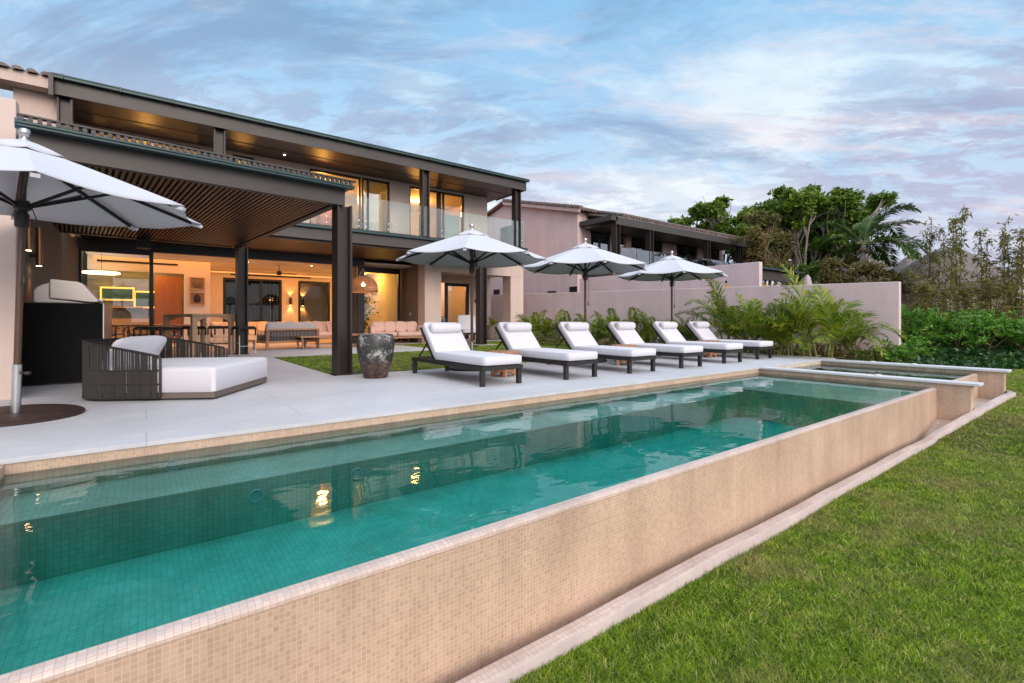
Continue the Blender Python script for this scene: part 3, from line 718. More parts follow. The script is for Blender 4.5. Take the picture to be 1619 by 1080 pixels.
for y, z, w_ in ((10.0, 2.10, 'nearer'), (10.9, 1.95, 'farther')):
    t_ = thing('bronze_sconce', 'slim bronze tube sconce on the grey wall beside the grill, the %s one' % w_, 'lamp', (-1.50, y, z), 0, 'bronze tube sconces')
    MB().box(0, .07, -.02, .02, -.03, .03).build('wall_bracket', dark_metal, t_)
    MB().tube((.11, 0, -.16), (.11, 0, .46), .042, n=16).build('tube_body', pm('bronze%g' % y, (.30, .16, .08), .3, .9), t_, smooth=True)
    MB().lathe([(.034, -.165), (.034, -.161)], 14, (.11, 0, 0)).build('lens', bulb, t_)
    lamp('sconce_beam', 'SPOT', (.11, 0, -.19), 4, WARM, t_, .02, cone=70)
# ================================================================== pergola
pg = thing('pergola', 'dark steel pergola with slatted timber ceiling and grooved metal roof', 'pergola', (2.62, 8.19, 0), radians(5.5))
hcol(hcol_plate(MB(), 0, 0, 0, .3), 0, 0, 0, 2.82, .25).build('column', steel, pg, bevel=.004)
hcol(hcol_plate(MB(), 0, 6.35, 0, .3), 0, 6.35, 0, 2.82, .25).build('column', steel, pg, bevel=.004)
MB().box(-3.78, -.02, -.16, -.04, 2.80, 3.06).build('front_beam', fascia_m, pg)
MB().box(-.14, -.02, -.039, 6.6, 2.82, 3.06).build('side_beam', fascia_m, pg)
MB().box(-3.78, -.141, 6.45, 6.6, 2.82, 3.05).build('rear_beam', steel, pg)
slt = MB()
for i in range(52): slt.box(-3.77+i*.0695, -3.732+i*.0695, -.035, 6.44, 2.835, 2.88)
slt.build('slat_ceiling', slat_m, pg)
MB().box(-3.77, -.145, -.03, 6.4, 2.95, 2.97).build('ceiling_board', black, pg)
cr = MB(); cr.box(-3.80, .06, -.30, 6.5, 3.065, 3.085)
for i in range(51): cr.box(-3.79+i*.0755, -3.75+i*.0755, -.36, -.30, 3.107, 3.157)
cr.box(-3.80, .08, -.37, -.29, 3.159, 3.177)
for i in range(51): cr.box(-3.79+i*.0755, -3.75+i*.0755, -.299, 6.45, 3.0855, 3.10)
cr.build('roof_sheet', fascia_m, pg)
pgu = MB(); pgu.box(-3.80, .06, -.34, -.22, 3.045, 3.09); pgu.box(-3.80, .06, -.36, -.335, 3.075, 3.105); pgu.build('gutter', gutter_m, pg, bevel=.006)
MB().tube((-3.82, -.27, 3.09), (-3.72, -.27, 3.09), .06).build('gutter_cap', pm('blue_cap', (.02, .08, .16), .4), pg)
spk = MB(); spk.box(-2.2, -1.95, 6.15, 6.4, 2.58, 2.815); spk.build('ceiling_speaker', black, pg, bevel=.01)
gwall = MB().box(-9, -1.20, 7.92, 8.10, -.05, 3.46).build('garden_wall', stucco, bevel=.01)
tag(gwall, 'tall plain stucco garden wall behind the nearest umbrella', 'wall')
# ================================================================== boundary walls and neighbour
def wallrun(x0, y0, ang, t0, t1, za, zb, th):
    c, s = cos(radians(ang)), sin(radians(ang)); nx, ny = s*th, -c*th
    p0 = (x0+c*t0, y0+s*t0); p1 = (x0+c*t1, y0+s*t1)
    vs = [(p0[0], p0[1], -.6), (p1[0], p1[1], -.6), (p1[0]+nx, p1[1]+ny, -.6), (p0[0]+nx, p0[1]+ny, -.6),
          (p0[0], p0[1], za), (p1[0], p1[1], zb), (p1[0]+nx, p1[1]+ny, zb), (p0[0]+nx, p0[1]+ny, za)]
    return MB().add(vs, [(3,2,1,0),(4,5,6,7),(0,1,5,4),(1,2,6,5),(2,3,7,6),(3,0,4,7)])
tag(wallrun(15.2, 3.85, 94, 0, 24, 1.88, 2.30, .22).build('boundary_wall', mauve_m, bevel=.012), 'long low mauve boundary wall with areca palms in front', 'wall')
tw = thing('terrace_wall', 'taller mauve wall stepping up behind the low boundary wall', 'wall', (16.33, 7.9, 0))
MB().box(0, .22, 0, 8.38, -.5, 2.85).build('wall', mauve_m, tw, bevel=.012)
MB().tube((-.02, 1.15, 2.25), (.01, 1.15, 2.25), .04, n=12).build('outlet', black, tw)
nb = thing('neighbour_house', 'mauve two storey house beyond the boundary wall with tiled roof and columned balcony', 'house', (16.2, 16.3, 0))
gv = [(0, 0), (-.40, 5.7), (-.40, 11.4)]
def gable(m, x0, x1, pts):   # pts: (y, z) polygon extruded along x
    n_ = len(pts); vs = [(x0, y, z) for y, z in pts] + [(x1, y, z) for y, z in pts]
    m.add(vs, [tuple(range(n_)), tuple(range(n_, 2*n_))[::-1]] + [(i, (i+1) % n_, n_+(i+1) % n_, n_+i) for i in range(n_)]); return m
gable(MB(), 0, .25, [(0, -.5), (11, -.5), (11, 6.1), (5.6, 7.46), (0, 6.08)]).build('gable_wall', mauve_m, nb)
nf = MB(); nf.box(.251, .7, 0, .25, -.5, 6.05)
ops = [(.9, 2.3), (3.9, 6.6), (7.9, 10.0), (10.9, 12.4)]
xp = .7
for a, b_ in ops: nf.box(xp, a, 0, .25, 3.0, 5.75); nf.box(a, b_, 0, .25, 5.3, 5.75); xp = b_
nf.box(xp, 12.8, 0, .25, 3.0, 5.75); nf.box(.7, 12.8, .02, .25, -.5, 2.99)
nf.build('front_wall', pm('neighbour_light_stucco', (.44, .32, .29), .88, var=.07, vs=.8), nb)
for a, b_ in ops:
    o = MB(); o.box(a, b_, .06, .14, 5.22, 5.3); o.box(a, a+.08, .06, .14, 3.2, 5.22); o.box(b_-.08, b_, .06, .14, 3.2, 5.22); o.box((a+b_)/2-.05, (a+b_)/2+.05, .06, .14, 3.2, 5.22)
    w_ = o.build('window', black, nb); MB().box(a+.08, b_-.08, .1, .11, 3.2, 5.22).build('pane', glass('neighbour_glass%g' % a, (.10, .11, .10), 4.5), w_)
MB().box(.3, 12.9, .6, .7, -.5, 5.7).build('inner_wall', pm('neighbour_interior', (.05, .045, .04), .9), nb)
pf = MB(); pf.box(2.62, 3.42, -.06, -.002, 3.9, 5.2); o = pf.build('timber_window_frame', panel_red, nb, bevel=.01)
MB().box(2.82, 3.22, -.075, -.061, 4.1, 5.05).build('pane', glass_door, o)
nr = MB()
for (y0, z0), (y1, z1) in (((-.35, 6.02), (5.6, 7.50)), ((5.6, 7.50), (11.3, 6.1))):
    nr.add([(-.28, y0, z0), (13.2, y0, z0), (13.2, y1, z1), (-.28, y1, z1), (-.28, y0, z0+.09), (13.2, y0, z0+.09), (13.2, y1, z1+.09), (-.28, y1, z1+.09)],
           [(3,2,1,0),(4,5,6,7),(0,1,5,4),(1,2,6,5),(2,3,7,6),(3,0,4,7)])
nrf = nr.build('roof', tile_m, nb)
MB().add([(-.30, -.4, 5.86), (-.30, 5.6, 7.34), (-.30, 5.6, 7.49), (-.30, -.4, 6.02), (-.22, -.4, 5.86), (-.22, 5.6, 7.34), (-.22, 5.6, 7.49), (-.22, -.4, 6.02)],
         [(0,1,2,3),(7,6,5,4),(0,4,5,1),(1,5,6,2),(2,6,7,3),(3,7,4,0)]).build('verge_board', pm('pink_board', (.46, .33, .30), .8), nb)
nt2 = MB()
for i in range(28):   # verge tiles and front-edge tiles
    y = -.35 + i*.215; z = 6.12 + (y+.35)*.2487
    nt2.tube((-.34, y, z), (-.05, y, z+.015), .085, .075, 8)
for i in range(68):
    x = -.2 + i*.195; nt2.tube((x, -1.98 if x > .9 else -.42, 5.62 if x > .9 else 6.05), (x, .5, 6.29), .08, .075, 7)
nt2.build('roof_tiles', tile_grey, nrf, smooth=True)
pr_ = MB(); pr_.add([(.55, -1.95, 5.45), (12.3, -1.95, 5.45), (12.3, .3, 5.98), (.55, .3, 5.98), (.55, -1.95, 5.55), (12.3, -1.95, 5.55), (12.3, .3, 6.08), (.55, .3, 6.08)],
                    [(3,2,1,0),(4,5,6,7),(0,1,5,4),(1,2,6,5),(2,3,7,6),(3,0,4,7)])
pr_.build('porch_roof', tile_grey, nb)
pfm = MB(); pfm.box(.4, 12.3, -2.0, -1.94, 5.15, 5.48); pfm.box(.1, .5, -2.0, .3, 5.30, 5.52); pfm.box(.5, 12.25, -1.93, -.01, 5.20, 5.25)
pfm.build('porch_beam', fascia_m, nb)
for x in (.55, 2.95, 7.9, 11.3): hcol(MB(), x, -1.85, 2.9, 5.15, .28).build('column', steel, nb)
MB().box(.3, 12.2, -2.0, -.01, 2.9, 3.2).build('balcony_floor', fascia_m, nb)
for i in range(10): MB().box(.75+i*1.12, 1.83+i*1.12, -1.97, -1.955, 3.22, 4.15).build('balustrade_panel', glass_nb, nb)
vts = MB()
for y0, y1, z0, z1 in ((.02, .55, 2.06, 2.48), (1.5, 2.15, 2.10, 2.34), (4.6, 5.05, 2.3, 2.52), (6.3, 6.9, 2.35, 2.65)):
    MB().box(-.012, .05, y0, y1, z0, z1).build('wall_vent', black, nb)
np2 = thing('neighbour_pergola', 'dark flat garden canopy beyond the end of the terrace wall', 'pergola', (20.0, 10.0, 0))
MB().box(-1, 4.2, 0, .12, 2.62, 3.02).build('front_beam', fascia_m, np2); MB().box(-1.2, 4.6, -.2, 4.5, 3.05, 3.13).build('roof_sheet', gutter_m, np2)
MB().box(-1, 4.2, .13, 4.3, 2.9, 2.96).build('soffit', soffit_m, np2)
for x in (.2, 4.0):
    for y in (.1, 4.1): hcol(MB(), x, y, -.1, 2.62 if y < 1 else 2.9, .22).build('column', steel, np2)
# ================================================================== sun loungers
def pz(z, hx, hy, cy0, r=.05, M=None):      # piping cord round the shoulder of a cushion
    pts = []
    for sx, sy, a0 in ((1, 1, 0), (-1, 1, pi/2), (-1, -1, pi), (1, -1, 3*pi/2)):
        for k in range(5): a = a0+pi/2*k/4; pts.append((sx*(hx-r)+r*cos(a), cy0+sy*(hy-r)+r*sin(a), z))
    pts.append(pts[0]); m = MB()
    return m.path([tuple(M @ Vector(p)) for p in pts] if M is not None else pts, .0055, 6, cap=False)
def make_lounger(label):
    t = thing('sun_lounger', label, 'sun lounger', group='white cushioned sun loungers along the pool')
    f = MB()
    for s in (-1, 1): f.box(s*.325-.0225, s*.325+.0225, -1.10, 1.10, .215, .275)
    for y in (-1.10, 1.055): f.box(-.3024, .3024, y, y+.045, .217, .273)
    for i in range(12): f.box(-.302, .302, -.98+i*.17, -.90+i*.17, .25, .268)
    f.build('frame', dark_metal, t, bevel=.004)
    for x in (-.315, .315):
        for y in (-1.04, 1.04): MB().box(x-.031, x+.031, y-.031, y+.031, 0, .2149).build('leg', dark_metal, t, bevel=.004)
    c = MB(); c.cushion((0, -.395, .345), (.68, 1.46, .135), .22, .13, nu=48, jit=.0035); sc0 = c.build('seat_cushion', white_fab, t, smooth=True, ang=80)
    pz(.345+.055, .325, .715, -.395).build('piping', white_fab, sc0, smooth=True)
    A = radians(47); Mh = Matrix.Translation((0, .30, .275)) @ Matrix.Rotation(A, 4, 'X')
    c = MB(); c.cushion((0, .355, .055), (.66, .735, .125), .24, .15, M=Mh, nu=48, jit=.003); bc0 = c.build('back_cushion', white_fab, t, smooth=True, ang=80)
    pz(.105, .318, .352, .355, M=Mh).build('piping', white_fab, bc0, smooth=True)
    h = MB(); pr = [(.0, -.285), (.05, -.283), (.075, -.265), (.084, -.23), (.085, 0), (.084, .23), (.075, .265), (.05, .283), (.0, .285)]
    h.lathe(pr, 24); Mr = Mh @ Matrix.Translation((0, .535, .165)) @ Matrix.Rotation(pi/2, 4, 'Y')
    h.v = [tuple(Mr @ Vector(p)) for p in h.v]; h.build('head_roll', white_fab, t, smooth=True, ang=80)
    b = MB(); 
    for s in (-1, 1): b.bar(Mh @ Vector((s*.325, -.03, -.02)), Mh @ Vector((s*.325, .71, -.02)), .03, .03)
    b.bar(Mh @ Vector((-.31, .70, -.02)), Mh @ Vector((.31, .70, -.02)), .028, .028)
    bf = b.build('back_frame', dark_metal, t)
    for s in (-1, 1): MB().bar(Mh @ Vector((s*.30, .40, -.03)), (s*.30, .93, .275), .018, .018).build('support_strut', dark_metal, bf)
    return t
LX = [3.66, 5.10, 6.55, 8.01, 9.62, 11.20]; LY = [5.50, 5.38, 5.33, 5.32, 5.36, 5.46]
LL = ['white sun lounger nearest the dark ceramic urn, in front of the glass balcony',
      'white sun lounger right of the umbrella that stands closest to the balcony',
      'white sun lounger beside the left of the pool edge side table under the middle umbrella',
      'white sun lounger behind the middle side table, fourth along the pool from the urn',
      'white sun lounger under the farthest umbrella, second last before the tall palms',
      'white sun lounger farthest from the urn, right in front of the tall palms']
LL[2] = 'white sun lounger third along the pool from the urn, left of the middle side table'
l0 = make_lounger(LL[0]); l0.location = (LX[0]+.315, LY[0]+1.05, 0)
for i in range(1, 6): dup(l0, (LX[i]+.315, LY[i]+1.05, 0), radians([0, .4, -.5, .3, -.6, .5][i]), LL[i])
# ------------------------------------------------------------------ side tables
st = thing('side_table', 'small teak side table between the two loungers nearest the urn', 'side table', (4.62, 6.34, 0), .3, 'teak side tables between loungers')
m = MB(); 
for i in range(7):
    x = -.21+i*.07; w = sqrt(max(.02, .25**2-(abs(x))**2)); m.box(x-.033, x+.033, -w, w, .375, .405)
m.lathe([(.25, .368), (.262, .372), (.262, .402), (.25, .406), (.236, .402), (.236, .372)], 40)
m.build('tabletop', teak, st, bevel=.003)
for a in range(4):
    q = pi/4+a*pi/2; MB().box(.17*cos(q)-.028, .17*cos(q)+.028, .17*sin(q)-.028, .17*sin(q)+.028, .0, .367).build('leg', teak, st, bevel=.004)
m = MB(); m.box(-.19, .19, -.035, .035, .06, .085); m.box(-.035, .035, -.19, -.036, .06, .085); m.box(-.035, .035, .036, .19, .06, .085); m.lathe([(.15, .086), (.15, .105)], 28); m.build('stretcher', teak, st)
dup(st, (7.69, 6.42, 0), .7, 'small teak side table in front of the fourth lounger, the middle one of three')
dup(st, (10.92, 6.52, 0), .1, 'small teak side table in front of the last lounger, farthest from the villa')
# ------------------------------------------------------------------ umbrellas
def make_umbrella(label, tilt=0.0):
    u = thing('patio_umbrella', label, 'umbrella', group='white market umbrellas')
    MB().path([(0, 0, .05), (0, 0, 1.2), (0, 0, 2.58)], [.026, .026, .024], 16).build('pole', polewood, u, smooth=True)
    MB().lathe([(.034, .05), (.034, .50), (.027, .505)], 20).build('base_sleeve', steelb, u, smooth=True)
    k = MB().lathe([(.46, 0), (.47, .012), (.47, .036), (.455, .045), (.06, .048)], 48).build('base_plate', rust, u, smooth=True)
    kn = MB(); kn.tube((.034, 0, .42), (.085, 0, .42), .009); kn.lathe([(.02, -.015), (.026, 0), (.02, .015)], 12, (.09, 0, .42)); kn.build('clamp_knob', dark_metal, u, smooth=True)
    R, zr, za, ns = 1.40, 2.05, 2.545, 9
    c = MB(); nseg = 8; per = 10; rows = 10
    def pt(rr, ang):     # canopy surface: ribs at 0,45,... with slack panels between
        k_ = ang/(pi/4); fr = k_-math.floor(k_); dev = abs(fr-.5)*2
        rad = R*rr*cos(pi/8)/cos((fr-.5)*pi/4) if 1 else R*rr
        sag = .075*rr*rr*(1-dev**2); rad *= 1-.035*rr*(1-dev**2)
        z = za-(za-zr)*(rr**1.06) - sag*.55 + .0
        return (rad*cos(ang), rad*sin(ang), z)
    na = nseg*per
    for i in range(rows+1):
        rr = .045 + (1-.045)*i/rows
        for j in range(na): c.v.append(pt(rr, 2*pi*j/na))
    for i in range(rows):
        for j in range(na): c.f.append((i*na+j, (i+1)*na+j, (i+1)*na+(j+1) % na, i*na+(j+1) % na))
    cn = c.build('canopy', canvas, u, smooth=True, ang=16); sd_ = cn.modifiers.new('thickness', 'SOLIDIFY'); sd_.thickness = .006; sd_.offset = 1
    v = MB(); 
    for i in range(4):
        rr = .02+.22*i/3
        for j in range(na):
            x, y, z = pt(rr, 2*pi*j/na); k_ = (j % per)/per
            v.v.append((x, y, z+.055-.045*(i/3)**2*.6 - (.018*(1-abs(k_-.5)*2)**.7 if i == 3 else 0)))
    for i in range(3):
        for j in range(na): v.f.append((i*na+j, (i+1)*na+j, (i+1)*na+(j+1) % na, i*na+(j+1) % na))
    vn = v.build('vent_cap', canvas, cn, smooth=True, ang=25); sd_ = vn.modifiers.new('thickness', 'SOLIDIFY'); sd_.thickness = .005
    MB().lathe([(.04, 2.585), (.04, 2.60), (.018, 2.605), (.018, 2.62), (.036, 2.635), (.043, 2.665), (.034, 2.695), (.0, 2.706)], 20).build('finial', steelb, u, smooth=True)
    hb = MB(); hb.lathe([(.032, 2.42), (.055, 2.43), (.055, 2.47), (.032, 2.48)], 20)
    MB().lathe([(.045, 1.78), (.05, 1.80), (.05, 1.90), (.034, 1.93), (.06, 1.95), (.06, 2.0), (.045, 2.03), (.032, 2.03)], 20).build('runner', dark_metal, u, smooth=True)
    hb.build('hub', dark_metal, u, smooth=True)
    for k_ in range(8):
        a = k_*pi/4; ca, sa = cos(a), sin(a)
        rb = MB().bar((.05*ca, .05*sa, 2.45), (1.37*ca, 1.37*sa, zr-.022), .024, .032).build('rib', black, u)
        mx, mz = .62, 2.45+(zr-2.47)*.62/1.37
        MB().bar((.055*ca, .055*sa, 1.98), (mx*ca, mx*sa, mz-.03), .018, .026).build('strut', black, rb)
        MB().bar((1.30*ca, 1.30*sa, zr-.012), (1.405*ca, 1.405*sa, zr-.03), .05, .03).build('rib_pocket', canvas, rb)
    cordm = MB(); cordm.path([(.045, -.02, 2.0), (.07, -.03, 1.8), (.06, -.03, 1.45), (.062, -.03, 1.30)], .004, 6); cordm.path([(.05, .03, 1.98), (.10, .03, 1.86), (.06, .03, 1.80)], .004, 6)
    cordm.lathe([(.012, -.05), (.014, 0), (.006, .05)], 10, (.062, -.03, 1.27))
    cordm.build('pull_cord', black, u)
    return u
UL = ['large white umbrella on a round rusty base plate beside the daybed',
      'white umbrella standing closest to the balcony, behind the first two loungers',
      'white umbrella in the middle of the lounger row, before the mauve house',
      'white umbrella farthest along the pool, near the tall palms']
u0 = make_umbrella(UL[0]); u0.location = (-.975, 6.408, 0); u0.rotation_euler = (radians(.4), radians(2.1), radians(52.9-90+3)); u0.scale = (1.04, 1.04, 1.0)
for (x, y), lb, rz in zip(((4.84, 7.64), (7.69, 7.50), (10.94, 7.55)), UL[1:], (-37, -30, -44)):
    dup(u0, (x, y, 0), radians(rz), lb, 1.0)
# ------------------------------------------------------------------ daybed
db = thing('daybed', 'square white daybed with curved rope woven back', 'daybed', (.38, 7.48, 0), radians(-32))
def rrect(x0, x1, y0, y1, rh, rf, n=9):   # outline with large head corners (x0 side) and small foot corners
    out = []
    for cx_, cy_2, r, a0 in ((x1-rf, y1-rf, rf, 0), (x0+rh, y1-rh, rh, pi/2), (x0+rh, y0+rh, rh, pi), (x1-rf, y0+rf, rf, 3*pi/2)):
        for k in range(n): a = a0+pi/2*k/(n-1); out.append((cx_+r*cos(a), cy_2+r*sin(a)))
    return out
MB().prism(rrect(-.79, .74, -.735, .735, .38, .02), .02, .09).build('plinth', pm('taupe_plinth', (.13, .10, .078), .6, var=.1), db, bevel=.006)
c = MB(); rings = []
for z, ins in ((.092, .012), (.10, .0), (.33, .0), (.352, .006), (.368, .022), (.377, .05), (.381, .10), (.384, .25), (.385, .5)):
    rings.append((z, rrect(-.79+ins, .75-ins, -.745+ins, .745-ins, max(.05, .38-ins), max(.01, .05-ins*.2))))
nr_ = len(rings[0][1])
for z, o_ in rings: c.v += [(x, y, z + .004*sin(x*7)*sin(y*6)) for x, y in o_]
for i in range(len(rings)-1):
    for k in range(nr_): c.f.append((i*nr_+k, i*nr_+(k+1) % nr_, (i+1)*nr_+(k+1) % nr_, (i+1)*nr_+k))
c.f.append(tuple(range((len(rings)-1)*nr_, len(rings)*nr_))); c.f.append(tuple(range(nr_))[::-1])
c.build('mattress', bed_fab, db, smooth=True, ang=60)
mp_ = Matrix.Translation((-.50, -.12, .50)) @ Matrix.Rotation(radians(-64), 4, 'Y')
c = MB(); c.cushion((0, 0, 0), (.46, .95, .17), .95, .30, M=mp_, nu=40, nv=18, jit=.008); c.build('pillow', bed_fab, db, smooth=True, ang=80)
def bed_path(n=90):     # rounded U around the head end
    pts = []; xe, r, hx, hy = .16, .40, -.83, .765
    L1 = xe-(hx+r); L2 = pi/2*r; L3 = 2*hy-2*r; tot = 2*L1+2*L2+L3
    for i in range(n):
        s = tot*i/(n-1)
        if s < L1: p = (xe-s, -hy)
        elif s < L1+L2: a = (s-L1)/r; p = (hx+r-r*sin(a), -hy+r-r*cos(a))
        elif s < L1+L2+L3: p = (hx, -hy+r+(s-L1-L2))
        elif s < L1+2*L2+L3: a = (s-L1-L2-L3)/r; p = (hx+r-r*cos(a), hy-r+r*sin(a))
        else: p = (hx+r+(s-L1-2*L2-L3), hy)
        pts.append(p)
    return pts
BPn = bed_path(260)
topz = lambda x: .50 + .17*min(1, max(0, (.16-x)/.85))**.9
fm = MB()
for zf in (lambda x: topz(x), lambda x: .035, lambda x: .19, lambda x: .345):
    fm.path([(x, y, zf(x)) for x, y in BPn[::4]], .014 if zf(0) > .4 or zf(0) < .1 else .008, 8)
for sgn in (-1, 1):
    fm.path([(.16, sgn*.76, .035), (.175, sgn*.76, .06), (.175, sgn*.76, .47), (.16, sgn*.76, .50)], .014, 8)
for i in (52, 88, 130, 172, 206): fm.tube((*BPn[i], .03), (*BPn[i], topz(BPn[i][0])), .010)
fm.build('frame', dark_metal, db, smooth=True)
rp = MB()
for i in range(2, 258):
    if random.random() < .035: continue
    x, y = BPn[i]; zt = topz(x) if random.random() < .62 else .345; j = random.uniform(-.004, .004); q = .0074
    rp.add([(x-q+j, y-q*.5, .03), (x+q+j, y-q*.5, .03), (x+q+j, y+q*.5, .03), (x-q+j, y+q*.5, .03), (x-q, y-q*.5, zt), (x+q, y-q*.5, zt), (x+q, y+q*.5, zt), (x-q, y+q*.5, zt)],
           [(0,1,5,4),(1,2,6,5),(2,3,7,6),(3,0,4,7)])
rp.build('rope_weave', rope, db)
# ------------------------------------------------------------------ urn
urn = MB(); pr_o = [(.175, 0), (.185, .01), (.225, .16), (.275, .36), (.295, .52), (.288, .62), (.268, .675), (.262, .69), (.235, .69), (.228, .67), (.245, .55), (.18, .08), (.0, .07)]
ur_o = urn.build('ceramic_urn', urn_m, None) if False else MB().lathe(pr_o, 56).build('ceramic_urn', urn_m, smooth=True, loc=(2.90, 7.42, 0))
tag(ur_o, 'large dark mottled ceramic urn beside the front steel column', 'urn')
# ------------------------------------------------------------------ barbecue counter and grill
bc = thing('barbecue_counter', 'tall black counter block against the grey wall', 'counter', (-.93, 9.3, 0))
MB().box(-.545, .42, 0, 2.1, .03, 1.15).build('cabinet', black_gloss, bc, bevel=.004)
MB().box(.421, .433, .01, 2.1, .04, 1.155).build('edge_trim', steelb, bc)
MB().box(-.52, .40, .05, 2.05, 0, .029).build('plinth', black, bc)
gl_ = thing('barbecue_grill', 'stainless steel grill with a domed hood on the black counter', 'grill', (-.93, 9.75, 1.152))
def hood(m, y0, y1, pts):
    n_ = len(pts); m.add([(x, y0, z) for x, z in pts] + [(x, y1, z) for x, z in pts], [tuple(range(n_)), tuple(range(n_, 2*n_))[::-1]] + [(i, (i+1) % n_, n_+(i+1) % n_, n_+i) for i in range(n_)]); return m
hm = hood(MB(), -.36, .56, [(-.16, .07), (.27, .02), (.36, .02), (.355, .06), (.19, .29), (.13, .315), (-.14, .34), (-.16, .33)])
hm.build('hood', grill_m, gl_, bevel=.012)
hood(MB(), -.33, .54, [(-.33, .0), (.26, .0), (-.165, .07), (-.165, .29), (-.24, .26), (-.30, .22), (-.33, .17)]).build('firebox', grill_m, gl_, bevel=.015)
hn = MB(); hn.tube((.40, -.3, .06), (.40, .5, .06), .018, n=14)
for y in (-.22, .42): hn.bar((.34, y, .06), (.40, y, .06), .02, .02)
hn.build('handle', steelb, gl_, smooth=True)
# ------------------------------------------------------------------ bar table and stools under the pergola edge
bt = thing('bar_table', 'tall pale timber bar table with arched apron', 'table', (1.12, 15.35, 0), radians(20))
TW, TD = .52, .82
MB().box(-TW, TW, -TD, TD, 1.0, 1.06).build('tabletop', oak, bt, bevel=.015)
for x in (-TW+.065, TW-.065):
    for y in (-TD+.065, TD-.065): MB().box(x-.06, x+.06, y-.06, y+.06, 0, .999).build('leg', oak, bt, bevel=.02)
for y in (-TD+.03, TD-.07):
    pts = [(-TW+.126, 1.0), (TW-.126, 1.0)] + [(TW-.126-(2*TW-.252)*i/10, .99-.14*abs(1-2*i/10)**2.5) for i in range(11)]
    hood(MB(), y, y+.04, [(x, z-.002) for x, z in pts]).build('apron', oak, bt)
def make_stool(label):
    s = thing('bar_stool', label, 'bar stool', group='black topped bar stools')
    m = MB(); m.box(-.20, .20, -.20, .20, .66, .70); m.build('seat', black, s, bevel=.015)
    m = MB()
    for y in (-.19, .19): m.path([(-.21, y, .5), (-.21, y, .69), (-.17, y, .72), (.17, y, .72), (.21, y, .69), (.21, y, .5)], .022, 8)
    m.build('seat_roll', black, s, smooth=True)
    for x in (-.21, .21):
        for y in (-.19, .19): MB().tube((x, y, 0), (x, y, .5), .013, n=8).build('leg', white_metal, s, smooth=True)
    m = MB(); 
    for y in (-.19, .19): m.bar((-.2, y, .22), (.2, y, .22), .014, .014)
    for x in (-.21, .21): m.bar((x, -.18, .30), (x, .18, .30), .014, .014)
    m.build('foot_rail', white_metal, s); return s
s0 = make_stool('black topped bar stool right of the bar table, beside the rear steel column'); s0.location = (2.05, 14.45, 0); s0.rotation_euler[2] = radians(20)
for x, y, lb in ((1.62, 15.6, 'black topped bar stool on the far right side of the bar table'), (.42, 14.2, 'black topped bar stool left of the bar table, at its near corner'), (.02, 15.2, 'black topped bar stool on the far left side of the bar table'), (1.0, 15.3, 'black topped bar stool tucked between the legs of the bar table')):
    dup(s0, (x, y, 0), radians(20), lb)
# ------------------------------------------------------------------ dining set
dt = thing('dining_table', 'dark timber dining table behind the glass', 'table', (-.15, 19.2, .006), radians(4))
MB().box(-1.25, 1.25, -.5, .5, .70, .75).build('tabletop', teak, dt, bevel=.01)
for x in (-1.05, 1.05):
    for y in (-.35, .35): MB().tube((x, y, 0), (x, y, .699), .04, .05).build('leg', teak, dt)
def make_chair(label):
    c_ = thing('dining_chair', label, 'chair', group='round backed timber dining chairs')
    m = MB(); m.cushion((0, 0, .45), (.52, .50, .07), .4, .5); m.build('seat', greyfab, c_, smooth=True)
    m = MB(); m.path([(.30*cos(a), -.02+.30*sin(a), .74-.10*abs(cos(a))**3) for a in lin(-.25, pi+.25, 16)], .020, 8); m.build('backrest', teak, c_, smooth=True)
    m = MB()
    for a in lin(.6, pi-.6, 12): m.bar((.29*cos(a), -.02+.29*sin(a), .73), (.25*cos(a), .22*sin(a), .46), .012, .006)
    m.build('back_ropes', rope, c_)
    for x in (-.22, .22):
        for y in (-.2, .2): MB().tube((x, y, 0), (x*(1.1 if y > 0 else 1), y*1.05, .66 if y < 0 else .62), .018, .020, 8).build('leg', teak, c_, smooth=True)
    return c_
c0 = make_chair('round backed timber chair at the left near side of the dining table'); c0.location = (-.95, 18.55, .006); c0.rotation_euler[2] = pi
for x, y, rz, lb in ((-.2, 18.5, pi, 'round backed timber chair at the middle near side of the dining table'), (.6, 18.55, pi, 'round backed timber chair at the right near side of the dining table'),
                     (-.8, 19.95, 0, 'round backed timber chair at the left far side of the dining table'), (.4, 19.95, 0, 'round backed timber chair at the right far side of the dining table'),
                     (1.35, 19.2, -pi/2, 'round backed timber chair at the right head of the dining table')):
    dup(c0, (x, y, .006), rz, lb)
